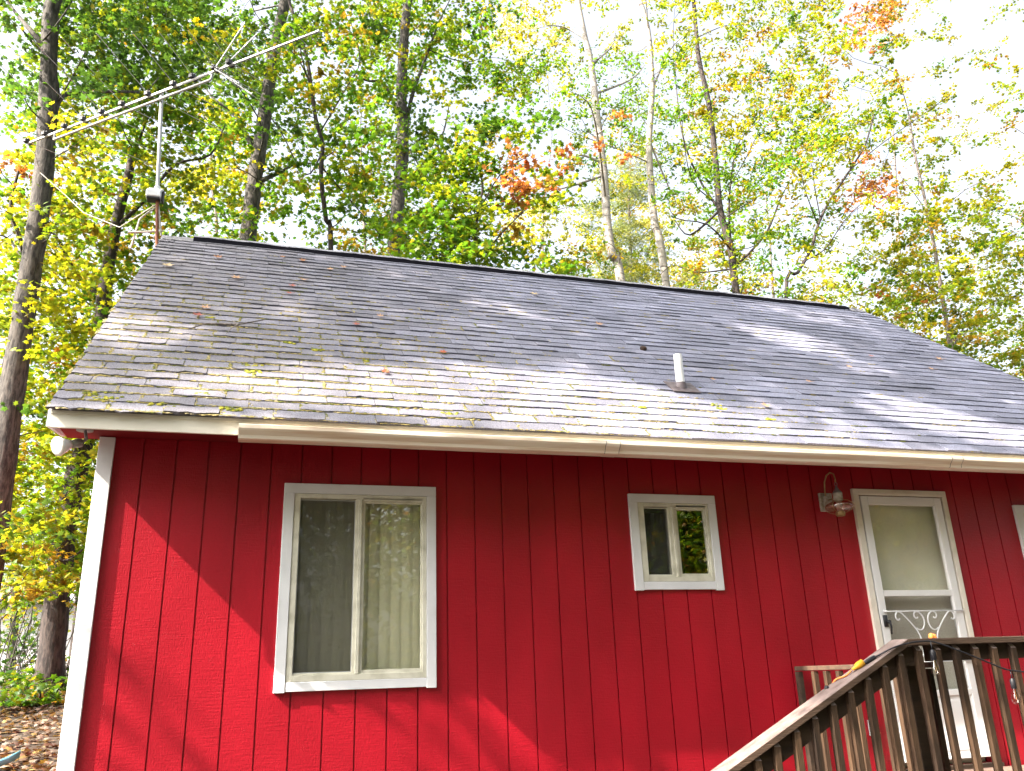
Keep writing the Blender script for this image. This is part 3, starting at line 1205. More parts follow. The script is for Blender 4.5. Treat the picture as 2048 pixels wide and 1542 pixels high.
# ------------------------------------------------------------------ flood light under the soffit corner
fl = empty("flood_light", (-.33, -.14, 1.56), "white reflector flood lamp hanging under the left end of the eave", "lamp")
fc = Vector((-.432, -.375, 1.392))
dirn = Vector((-.66, -.66, -.35)).normalized()
b = MB()
b.lathe([(0, .004), (.030, .008), (.056, .004), (.060, -.004), (.054, -.022), (.034, -.065), (.024, -.085), (0, -.088)], fc, dirn, 24)
b.build("bulb", M['bulb_white'], fl, True)
b = MB()
e_ = fc - dirn * .085
b.lathe([(0, 0), (.026, 0), (.027, .075), (.0, .08)], fc - dirn * .082, -dirn, 16)
b.tube([fc - dirn * .155, fc - dirn * .18 + Vector((.01, 0, .02)), Vector((-.330, -.20, 1.555))], .010, 8)
b.lathe([(0, 0), (.05, 0), (.05, -.018), (0, -.02)], (-.330, -.20, 1.561), (0, 0, 1), 16)
b.build("socket", M['grey_metal'], fl, True)

# ------------------------------------------------------------------ onion wall lantern
la = empty("wall_lantern", (5.195, 0, 1.25), "onion-globe wall lantern with worn square back plate left of the door", "lantern")
b = MB()
b.box(5.132, 5.252, -.022, -.0005, 1.174, 1.326)
b.box(5.160, 5.225, -.050, -.0225, 1.205, 1.295)
b.build("back_plate", M['worn_white'], la, bevel=.003)
b = MB()
lc = Vector((5.195, -.165, 0))
arm = [(5.185, -.03, 1.275), (5.160, -.06, 1.33), (5.150, -.085, 1.40), (5.160, -.11, 1.452), (5.178, -.135, 1.470), (5.193, -.158, 1.455),
       (5.196, -.166, 1.415), (5.195, -.163, 1.385)]
b.tube(arm, [.006] * 8, 8)
b.tube([(5.19, -.05, 1.262), (lc.x, lc.y, 1.258)], .005, 6)
b.build("arm", M['brass'], la, True)
b = MB()
for k in range(10):
    a0, a1 = k * math.pi / 5, (k + 1) * math.pi / 5
    b.tube([(lc.x + .012 * math.cos(a0), lc.y, 1.368 + .014 * math.sin(a0)), (lc.x + .012 * math.cos(a1), lc.y, 1.368 + .014 * math.sin(a1))], .003, 5)
b.lathe([(.004, 1.355), (.010, 1.345), (.018, 1.325), (.036, 1.300), (.038, 1.294)], (lc.x, lc.y, 0), n=20)
b.build("cap", M['pewter'], la, True)
b = MB()
b.lathe([(.037, 1.294), (.037, 1.277), (.034, 1.275), (.034, 1.272), (.037, 1.270), (.037, 1.256), (.034, 1.254), (.034, 1.251),
         (.037, 1.249), (.037, 1.232), (.028, 1.231)], (lc.x, lc.y, 0), n=20)
b.lathe([(.022, 1.23), (.024, 1.19), (.022, 1.15)], (lc.x, lc.y, 0), n=14)
b.build("collar", M['worn_white'], la)
b = MB()
b.lathe([(.030, 1.232), (.060, 1.226), (.090, 1.213), (.107, 1.198), (.112, 1.184), (.107, 1.170), (.088, 1.155), (.058, 1.145), (.032, 1.141)],
        (lc.x, lc.y, 0), n=28)
b.build("globe", M['globe_glass'], la, True)
b = MB()
b.lathe([(.034, 1.146), (.036, 1.140), (.036, 1.118), (.030, 1.110), (.0, 1.108)], (lc.x, lc.y, 0), n=20)
for k in range(4):
    a = k * math.pi / 2 + .5
    cage = [(lc.x + r * math.cos(a), lc.y + r * math.sin(a), z) for r, z in ((.036, 1.236), (.075, 1.228), (.112, 1.202), (.121, 1.184),
                                                                            (.112, 1.164), (.075, 1.142), (.036, 1.13))]
    b.tube(cage, .0022, 5)
b.build("cage", M['brass'], la, True)

# outlet box on the wall behind the stairs
b = MB()
b.box(5.262, 5.330, -.030, -.0005, -.52, -.41)
b.box(5.268, 5.324, -.040, -.0305, -.513, -.417)
b.lathe([(0, .003), (.008, .002), (.008, 0)], (5.296, -.041, -.44), (0, -1, 0), 10)
b.lathe([(0, .003), (.008, .002), (.008, 0)], (5.296, -.041, -.49), (0, -1, 0), 10)
tag(b.build("outlet_box", M['grey_metal'], None, bevel=.003), "grey outdoor outlet box on the red wall left of the door bottom", "outlet")

# ------------------------------------------------------------------ deck with stair railing
deck = empty("wooden_deck", (5.6, -.8, -1.6), "brown stained wooden deck with stair railing in front of the storm door", "deck")
FZ = -.79
b = MB()
yb = -1.48
y = -.065
while y > yb:
    b.box(4.60, 8.2, y - .135, y, FZ - .035, FZ)
    y -= .142
b.build("deck_boards", M['wood_x'], deck, bevel=.003)
b = MB()
b.box(4.60, 8.2, -1.485, -1.447, FZ - .26, FZ - .036)
b.box(4.60, 4.638, -1.447, -.07, FZ - .26, FZ - .036)
b.box(8.16, 8.2, -1.447, -.07, FZ - .26, FZ - .036)
b.build("rim_joist", M['wood_dark'], deck)
for x, yy in ((4.50, -1.43), (6.35, -1.43), (8.15, -1.43)):
    b = MB()
    z0_ = gz(x, yy) - .1
    b.box(x, x + .089, yy, yy + .089, z0_, .085 if x < 5 else .084)
    b.build("post", M['wood_dark'], deck, bevel=.003)
CT = .124                    # cap top
CX = 4.425                   # where level cap meets the stair cap
SG = .4976
b = MB()
b.box(CX, 8.24, -1.57, -1.43, CT - .038, CT)
b.mi = [1, 0, 1, 1, 1, 1]
b.build("rail_cap", [M['wood_grey'], M['wood_edge']], deck, bevel=.004)
b = MB()
xe = 1.9


def st(x, z=0.0):
    return CT - SG * (CX - x) + z


vs = []
for x in (CX - .0005, xe):
    for yy in (-1.57, -1.43):
        for dz in (0, -.043):
            vs.append((x, yy, st(x, dz)))
b.add(vs, [(0, 2, 6, 4)], None, 0)
b.add(vs, [(1, 5, 7, 3), (0, 4, 5, 1), (2, 3, 7, 6), (0, 1, 3, 2), (4, 6, 7, 5)], None, 1)
for i_, f_ in enumerate(b.f):
    b.f[i_] = tuple(v % 8 for v in f_)
b.v = b.v[:8]
b.build("stair_cap", [M['wood_grey'], M['wood_edge']], deck, bevel=.004)
b = MB()
b.box(4.592, 8.2, -1.523, -1.487, CT - .128, CT - .0385)
b.box(CX - .06, 4.50, -1.523, -1.487, CT - .15, CT - .0425)
b.build("rail", M['wood_dark'], deck)
b = MB()
vs = []
for x in (CX - .001, xe):
    for yy in (-1.524, -1.486):
        for dz in (-.0435, -.165):
            vs.append((x, yy, st(x, dz)))
b.add(vs, [(0, 2, 6, 4), (1, 5, 7, 3), (0, 4, 5, 1), (2, 3, 7, 6), (0, 1, 3, 2), (4, 6, 7, 5)])
b.build("stair_rail", M['wood_dark'], deck)
b = MB()
b.box(4.592, 8.2, -1.523, -1.487, FZ + .06, FZ + .14)
b.build("bottom_rail", M['wood_dark'], deck)


def baluster(x, ztop, zbot, ax='y', off=-1.524, tilt=0, name="baluster"):
    """square 2x2 stick fixed outside the rail, its top cut at a slant facing out"""
    w = .036
    b = MB()
    wob = rnd.uniform(-.004, .004)
    t = [(x, off - w), (x + w, off - w), (x + w, off), (x, off)]
    if ax == 'y':
        top = [(p[0], p[1], ztop if p[1] < off - .01 else ztop + .036) for p in t]
        bot = [(p[0] + wob, p[1], zbot) for p in t]
    else:
        t = [(off - w, x), (off, x), (off, x + w), (off - w, x + w)]
        top = [(p[0], p[1], ztop) for p in t]
        bot = [(p[0], p[1], zbot) for p in t]
    b.add(bot + top, [(3, 2, 1, 0), (4, 5, 6, 7), (0, 1, 5, 4), (1, 2, 6, 5), (2, 3, 7, 6), (3, 0, 4, 7)])
    b.mi = [0, 1, 0, 0, 0, 0]
    return b.build(name, [M['wood'], M['wood_grey']], deck)


for x in (4.507, 4.641, 4.778, 4.916, 5.052, 5.195, 5.33, 5.465, 5.60, 5.735, 5.87, 6.005, 6.14, 6.275):
    baluster(x - .022, .058, FZ - .12)
for x in (4.373, 4.251, 4.126, 3.998, 3.873, 3.745, 3.621, 3.489, 3.365, 3.24, 3.115, 2.99, 2.865, 2.74, 2.615):
    zt = .045 + (x - 4.373) * SG - .012
    baluster(x - .022, zt, zt - 1.02)
# inner rail from the wall out to the corner post
b = MB()
b.box(4.672, 4.71, -1.44, -.03, -.040, -.008)
b.build("side_rail", M['wood_edge'], deck, bevel=.003)
b = MB()
b.box(4.672, 4.71, -.078, -.03, -1.6, -.0455)
b.build("side_post", M['wood_dark'], deck, bevel=.003)
for i in range(9):
    baluster(-.272 - i * .142, -.046, FZ - .1, ax='x', off=4.705)
b = MB()
for i in range(7):
    xs_ = 4.56 - i * .30
    b.box(xs_ - .30, xs_ - .005, -1.44, -.55, FZ - .19 - i * .15 + .03, FZ - .19 - i * .15 + .068)
b.build("tread", M['wood_x'], deck)
b = MB()
vs = []
for x, zz in ((4.60, FZ - .04), (3.1, FZ - .04 - 1.5 * SG)):
    for yy in (-1.484, -1.446):
        for dz in (0, -.24):
            vs.append((x, yy, zz + dz))
b.add(vs, [(0, 2, 6, 4), (1, 5, 7, 3), (0, 4, 5, 1), (2, 3, 7, 6), (0, 1, 3, 2), (4, 6, 7, 5)])
b.build("stringer", M['wood_dark'], deck)
b = MB()
xb_ = 3.915
b.lathe([(.014, -.004), (.014, .008), (.010, .013), (0, .014)], (xb_, -1.455, st(xb_)), (.44, 0, .9), 10)
b.build("bolt", M['black'], deck, True)

# string lights and cords
sg_ = empty("string_light", (4.54, -1.6, .11), "black string-light cable with clear bulbs draped on the deck railing", "string light")
b = MB()


def smooth(pts, k=6):
    P3 = [Vector(p) for p in pts]
    q = []
    for i in range(len(P3) - 1):
        p0, p1, p2, p3 = [P3[max(0, min(len(P3) - 1, i + j))] for j in (-1, 0, 1, 2)]
        for j in range(k):
            t = j / k
            q.append(.5 * ((2 * p1) + (-p0 + p2) * t + (2 * p0 - 5 * p1 + 4 * p2 - p3) * t * t + (-p0 + 3 * p1 - 3 * p2 + p3) * t ** 3))
    return q + [P3[-1]]


cab = [(4.170, -1.52, st(4.17) + .014), (4.235, -1.54, st(4.235) + .010), (4.313, -1.575, .077), (4.42, -1.582, .100), (4.538, -1.585, .108),
       (4.60, -1.595, .098), (4.70, -1.60, .065), (4.896, -1.60, -.005), (5.03, -1.60, -.055), (5.104, -1.60, -.072), (5.25, -1.60, -.082),
       (5.45, -1.60, -.05), (5.66, -1.59, .03), (5.8, -1.58, .09)]
b.tube(smooth(cab), .0048, 7)
b.lathe([(0, -.035), (.012, -.033), (.012, .03), (.006, .045)], (4.185, -1.522, st(4.185) + .012), (-.9, .1, -.4), 10)
b.build("cable", M['black'], sg_, True)
for bx, top_z in ((4.557, .105), (5.088, -.070), (5.66, .03)):
    b = MB()
    b.tube([(bx, -1.60, top_z), (bx, -1.60, top_z - .05)], .0035, 6)
    b.lathe([(.008, 0), (.015, -.012), (.016, -.055), (.013, -.058)], (bx, -1.60, top_z - .045), n=14)
    sk = b.build("socket", M['black'], sg_, True)
    b = MB()
    b.lathe([(.013, 0), (.014, -.012), (.022, -.035), (.026, -.055), (.023, -.074), (.013, -.085), (0, -.088)], (bx, -1.60, top_z - .103), n=18)
    b.build("bulb", M['bulb_glass'], sg_, True)
    b = MB()
    b.tube([(bx, -1.60, top_z - .10), (bx + .004, -1.60, top_z - .15), (bx - .004, -1.60, top_z - .165)], .0015, 4)
    b.build("filament", M['brass'], sk)
ec = empty("extension_cord", (4.10, -1.50, 0), "orange extension cord with a yellow socket lying on the sloping stair cap", "cord")
b = MB()
pc = Vector((4.115, -1.505, st(4.115) + .020))
ax = Vector((.87, -.10, .48)).normalized()
b.lathe([(0, -.04), (.009, -.038), (.011, -.02), (.018, -.004), (.020, .004), (.020, .040), (0, .041)], pc - ax * .01, ax, 8)
b.build("socket", M['yellow'], ec, True)
b = MB()
b.tube(smooth([tuple(pc - ax * .06), (4.03, -1.49, st(4.03) + .008), (3.98, -1.44, st(3.98) + .003), (3.99, -1.40, st(3.99) - .08),
               (4.05, -1.3, -.5), (4.25, -1.0, -.75)]), .005, 7)
b.build("cord", M['orange'], ec, True)
b = MB()
b.tube(smooth([(5.296, -.055, -.49), (5.25, -.09, -.55), (5.2, -.12, -.70), (5.22, -.14, -.775)]), .005, 7)
b.lathe([(0, 0), (.012, .002), (.012, .03), (.005, .04)], (5.296, -.043, -.49), (0, -1, -.3), 10)
tag(b.build("power_cord", M['orange'], None, True), "orange cord plugged into the grey outlet box, hanging to the deck", "cord")
b = MB()
g1 = [(4.747, -1.40, .138), (4.765, -1.40, .133)]
for c in g1:
    b.lathe([(0, -.020), (.012, -.016), (.018, 0), (.013, .015), (.003, .021), (0, .022)], c, (0.2, 0, 1), 12)
tag(b.build("orange_ornament", M['orange'], None, True), "tiny pale orange knobbly ornament peeping over the level rail cap", "ornament")

# ------------------------------------------------------------------ trees
PAL = dict(
    G=[(.024, .066, .014), (.033, .080, .014), (.030, .070, .024), (.055, .10, .012), (.10, .13, .012)],
    g=[(.032, .095, .010), (.048, .12, .010), (.075, .14, .010), (.14, .17, .010), (.22, .14, .02)],
    y=[(.06, .12, .012), (.10, .15, .012), (.16, .18, .012), (.22, .20, .012), (.20, .10, .02)],
    Y=[(.045, .115, .010), (.085, .155, .010), (.14, .18, .010), (.21, .20, .012), (.24, .14, .03)],
    p=[(.14, .17, .05), (.19, .21, .06), (.24, .24, .06), (.11, .16, .05), (.26, .18, .08)],
    r=[(.22, .09, .04), (.18, .06, .03), (.12, .13, .02), (.24, .13, .04), (.07, .11, .015)],
    n=[(.08, .12, .06), (.10, .14, .06), (.14, .17, .07), (.06, .10, .05), (.16, .17, .07)])
PW = np.array([.3, .28, .22, .13, .07])

#   (key, name, label, pixel path of the trunk from top to bottom, y, radius bottom, radius top, bark, leaf kind, leaf size, extra forks)
TREES = [
    ('T1', 'maple_tree', "thick grey-trunked tree at the far left edge, crossing the antenna's tail", [(108, 0), (100, 60), (92, 290), (75, 450), (52, 600), (18, 830), (-8, 1030)], 6.5, .185, .13,
     'bark', 'maple', .095, [[(84, 270), (112, 215), (128, 190), (160, 186), (230, 183), (290, 184), (300, 175), (318, 155)],
                             [(92, 100), (60, 60), (20, 10), (-20, -60)], [(98, 90), (120, 40), (170, -40)], [(88, 130), (70, 90), (45, 60)],
                             [(128, 192), (112, 150), (90, 120), (75, 70)]]),
    ('T1b', 'maple_tree', "slim dark-stemmed yellow maple behind the thick left edge trunk", [(40, 330), (20, 420), (38, 470), (45, 520), (30, 640), (5, 760), (-20, 860)], 7.6, .09, .03,
     'bark_dark', 'maple', .10, [[(38, 470), (60, 430), (90, 400)], [(45, 520), (20, 480), (0, 470)]]),
    ('T2', 'maple_tree', "dark leaning trunk right behind the left roof corner", [(268, 300), (250, 380), (236, 430), (212, 560), (198, 690), (168, 880), (140, 1000), (118, 1160), (105, 1290)], 8.6, .20, .11,
     'bark_dark', 'maple', .10, [[(230, 450), (290, 400), (350, 330), (420, 310), (450, 250)], [(262, 330), (290, 250), (330, 160)],
                                 [(205, 600), (160, 560), (110, 470), (60, 440)]]),
    ('T3', 'oak_tree', "grey forked trunk rising just right of the antenna mast", [(575, -20), (548, 110), (520, 290), (508, 370), (495, 480), (484, 560)], 12.5, .25, .15,
     'bark', 'maple', .12, [[(508, 380), (530, 358), (560, 345), (600, 325), (650, 335)], [(548, 120), (580, 60), (600, 20)],
                            [(515, 320), (470, 230), (430, 200), (400, 160)]]),
    ('T4', 'oak_tree', "slender dark crooked stem between the two large grey trunks", [(590, 40), (612, 110), (622, 170), (632, 240), (645, 290), (642, 350), (652, 440), (662, 520)], 9.6, .07, .035,
     'bark_dark', 'maple', .11, [[(645, 300), (610, 350), (560, 260), (520, 210)], [(622, 170), (590, 110), (520, 40), (500, 0)],
                                 [(640, 330), (700, 400), (760, 470)], [(640, 260), (690, 180), (720, 120), (700, 40)], [(625, 180), (600, 80), (640, 20)]]),
    ('T5', 'oak_tree', "tall grey trunk forking high in the middle left of the wood", [(812, 30), (806, 110), (803, 200), (806, 300), (796, 400), (788, 520), (784, 600)], 14.0, .25, .15,
     'bark', 'maple', .12, [[(806, 290), (822, 200), (850, 120), (880, 40), (905, -10)], [(800, 350), (860, 370), (900, 420), (930, 460)],
                            [(803, 240), (770, 170), (730, 160), (700, 130)], [(800, 380), (850, 330), (885, 270), (900, 200)]]),
    ('M', 'maple_tree', "bushy green maple just behind the middle of the ridge", [(950, 300), (965, 370), (955, 430), (948, 500), (940, 560), (938, 620)], 8.8, .06, .03,
     'bark_dark', 'maple', .125, [[(948, 500), (900, 420), (860, 370), (820, 300)], [(945, 540), (1000, 470), (1070, 400), (1110, 360)],
                                  [(940, 560), (870, 500), (800, 470)], [(955, 430), (1000, 350), (1060, 310)], [(950, 460), (930, 390), (880, 320)]]),
    ('B6', 'birch_tree', "white birch leaning left, the left one of the two birches", [(1152, -20), (1166, 60), (1182, 130), (1196, 250), (1208, 350), (1214, 440), (1224, 510), (1246, 590)], 13.0, .16, .10,
     'birch', 'other', .09, [[(1180, 75), (1130, 55), (1090, 50)], [(1196, 130), (1225, 90), (1230, 50)], [(1205, 200), (1260, 160), (1290, 130)],
                             [(1204, 350), (1150, 370), (1090, 385)], [(1204, 330), (1160, 310), (1130, 330)]]),
    ('B7', 'birch_tree', "white birch with thinner stem, the right one of the two birches", [(1296, 60), (1304, 180), (1298, 280), (1302, 370), (1310, 450), (1330, 550)], 14.5, .16, .09,
     'birch', 'other', .09, [[(1300, 290), (1350, 400), (1380, 420)], [(1302, 170), (1340, 100), (1380, 60)]]),
    ('O8', 'oak_tree', "dark oak with twin stems rising above the right half of the ridge", [(1392, 60), (1398, 120), (1418, 210), (1432, 330), (1440, 420), (1462, 500), (1474, 600)], 12.0, .14, .05,
     'bark_dark', 'oak', .12, [[(1465, 540), (1458, 420), (1466, 330), (1480, 280), (1520, 240)], [(1440, 420), (1405, 370), (1370, 290), (1355, 200), (1350, 120)],
                               [(1468, 560), (1530, 470), (1560, 400), (1580, 360)], [(1440, 430), (1380, 470), (1350, 440)], [(1466, 345), (1500, 300), (1545, 200)]]),
    ('O9', 'oak_tree', "slanting dark oak leaning to the right over the right end of the ridge", [(1748, 230), (1730, 290), (1700, 340), (1660, 400), (1636, 450), (1622, 500), (1596, 545), (1572, 615)], 10.6, .075, .03,
     'bark_dark', 'oak', .12, [[(1612, 525), (1650, 498), (1690, 440), (1735, 395)], [(1636, 450), (1610, 380), (1600, 330)],
                               [(1640, 440), (1630, 380), (1620, 320), (1580, 240)], [(1700, 340), (1760, 290), (1830, 240), (1900, 190)]]),
    ('Y10', 'maple_tree', "yellow maple over the right rake of the roof, pale trunk", [(1818, 230), (1830, 310), (1850, 400), (1868, 490), (1884, 590), (1902, 700), (1910, 780)], 13.0, .10, .05,
     'bark_pale', 'maple', .12, [[(1905, 690), (1940, 640), (1990, 610), (2048, 590)], [(1868, 490), (1850, 420), (1800, 350)],
                                 [(1884, 590), (1800, 540), (1720, 500)], [(1860, 450), (1930, 380), (2000, 350)]]),
    ('Y11', 'maple_tree', "yellow maple cut off by the right edge of the picture", [(2080, 300), (2075, 420), (2085, 560), (2095, 760)], 14.0, .12, .06,
     'bark_pale', 'maple', .12, [[(2080, 500), (2040, 440), (1990, 420)]]),
    ('P1', 'pine_tree', "pale feathery pine standing between and behind the two birches", [(1262, 300), (1258, 400), (1262, 520), (1266, 640)], 21.0, .14, .03,
     'bark_pale', 'needle', .16, []),
    ('F1', 'oak_tree', "sunlit pale tree far behind, left of the birches above the ridge", [(1090, 380), (1085, 480), (1090, 600)], 24.0, .12, .05,
     'bark_pale', 'other', .16, []),
    ('F2', 'oak_tree', "pale distant tree between the twin-stemmed oak and the slanting oak", [(1530, 380), (1540, 480), (1550, 620)], 25.0, .12, .05,
     'bark_pale', 'other', .16, []),
    ('F3', 'maple_tree', "distant pale tree behind the yellow maple at the right", [(1780, 150), (1790, 330), (1810, 640)], 24.0, .13, .05,
     'bark_pale', 'other', .16, []),
    ('F4', 'oak_tree', "distant trunk low in the gap between the left edge and the house corner", [(20, 820), (25, 980), (30, 1160), (28, 1260)], 20.0, .12, .09,
     'bark', 'other', .15, []),
    ('F5', 'oak_tree', "distant slim tree in the gap beside the dark leaning trunk", [(190, 700), (180, 900), (165, 1100), (150, 1270)], 17.0, .09, .06,
     'bark_dark', 'other', .14, []),
    ('F6', 'oak_tree', "distant thin tree seen right of the antenna mast", [(420, 250), (425, 380), (432, 520)], 22.0, .10, .06,
     'bark_pale', 'other', .15, []),
    ('F7', 'oak_tree', "distant thin tree between the crooked stem and the tall forked trunk", [(720, 260), (725, 400), (730, 560)], 22.0, .10, .06,
     'bark_pale', 'other', .15, []),
]
DENS = {  # opacity in tenths for each 100-pixel cell of the photograph; rows start at y = -400
    -4: "444444444443344444321", -3: "555555555543344444321", -2: "666666665543445554321", -1: "677776666643455555311",
    0: "588876686652255677301", 1: "568876666564456664122", 2: "466676655543667786532", 3: "666665578754566765432",
    4: "776562378875567566776", 5: "776612368877777567887", 6: "777651111111111188888", 7: "777600000000000000077",
    8: "776000000000000000000", 9: "776000000000000000000", 10: "885000000000000000000", 11: "774000000000000000000",
}
COLS = {
    0: "GGGGGGggggpppyyyyrpyy", 1: "GGGGGgggggggggyyyypyy", 2: "gygggGggGGggggyYYYypy", 3: "yygyygggggrgpgggyryyy",
    4: "yYygggggggppppgggyYyY", 5: "Yygyggggggggpppgpyyyy Y".replace(" ","")[:21], 6: "yYgyggggggggggggyyYyY", 7: "YYyygggggggggggggggYY",
    8: "Yyyyggggggggggggggggg", 9: "YYyyggggggggggggggggg", 10: "YYyyggggggggggggggggg", 11: "yYyyggggggggggggggggg",
}
cellget = lambda row, c: (COLS.get(max(row, 0))[c])


def path_x(path, py):
    ys = [p[1] for p in path]
    xs = [p[0] for p in path]
    return float(np.interp(py, ys, xs))


buckets = {t[0]: [] for t in TREES}
FAR = [t for t in TREES if t[4] > 16 and t[0] != 'P1']
NEAR = [t for t in TREES if t[4] <= 16]
for row, line in DENS.items():
    for c, ch in enumerate(line):
        dn = int(ch)
        if dn == 0:
            continue
        code = cellget(row, c)
        opac = min(.93, dn / 9.6)
        # cells are filled clump by clump until the wanted cover is reached
        need = -math.log(1 - opac)
        cover = 0.0
        while cover < need:
            px, py = (c + rng.random()) * 100, (row + rng.random()) * 100
            pool = FAR if (code == 'p' and rng.random() < .7) or rng.random() < .10 else NEAR
            best, bt = 1e9, None
            for t in pool:
                d = abs(path_x(t[3], py) - px)
                if t[0] == 'M' and (py < 230 or abs(px - 930) > 200):
                    d += 900
                if t[0] == 'M' and 250 < py:
                    d -= 130
                if t[0] == 'T1b' and py < 330:
                    d += 600
                if t[0] == 'T2' and py < 150:
                    d += 60
                if t[0] in ('B6', 'B7'):
                    d += 70
                if t[0] in ('F4', 'F5') and py < 600:
                    d += 900
                if t[0] == 'Y11' and px < 1950:
                    d += 300
                if t[0] == 'O9' and py < 150:
                    d += 60
                d *= rng.uniform(.6, 1.4)
                if d < best:
                    best, bt = d, t
            Y = bt[4] + rng.normal() * (.9 if bt[4] < 10 else 1.4)
            if py < 0:
                Y += -py / 100 * .3
            D = (Y + 5.84) * 1.02
            sz = bt[9]
            rad = rng.uniform(.16, .40)
            nl = int(rng.integers(22, 60))
            cell_area = (100 / FPX * D) ** 2
            cover += nl * .13 * sz * sz / cell_area * .72
            cc = code
            if rng.random() < .12:
                cc = rng.choice(list('Ggyy'))
            if code == 'p' and bt[4] <= 16:
                cc = 'y'
            # most of the leaves near a bare stem hang behind it, so that the stem stays in view
            for q in NEAR:
                lim_ = 58 if q[0] == 'T1' else 28
                if q[0] != 'M' and q[3][0][1] - 40 < py < q[3][-1][1] and abs(path_x(q[3], py) - px) < lim_ and Y - rad < q[4] + .2:
                    if rng.random() < (.96 if q[0] == 'T1' else .72):
                        Y = q[4] + .35 + rad + abs(rng.normal()) * .6
            buckets[bt[0]].append((px, py, Y, rad, nl, cc))
# traced patches: red sprays, orange sprays, the pine
for (px, py, rr, cc, key, n) in ((1075, 345, 28, 'r', 'M', 4), (1130, 335, 20, 'r', 'M', 2), (1205, 285, 22, 'r', 'M', 3), (1738, 395, 28, 'r', 'O9', 8), (1500, 560, 40, 'r', 'O8', 4),
                                 (1430, 470, 35, 'r', 'O8', 3), (1385, 90, 35, 'r', 'O8', 2), (1890, 240, 40, 'r', 'O9', 2), (1700, 240, 60, 'Y', 'O9', 10),
                                 (1800, 610, 30, 'r', 'Y10', 4), (30, 350, 40, 'r', 'T1b', 3), (420, 300, 60, 'Y', 'T2', 8), (270, 280, 50, 'Y', 'T2', 8)):
    t = [q for q in TREES if q[0] == key][0]
    for i in range(n):
        buckets[key].append((px + rng.normal() * rr, py + rng.normal() * rr * .7, t[4] + rng.normal() * .3, .14, 22, cc))
for i in range(120):
    py = 300 + 280 * rng.random() ** .7
    w = 18 + (py - 300) * .28
    px = path_x([q for q in TREES if q[0] == 'P1'][0][3], py) + rng.normal() * w * .7
    buckets['P1'].append((px, py, 21 + rng.normal() * .8, .35, 60, 'n'))


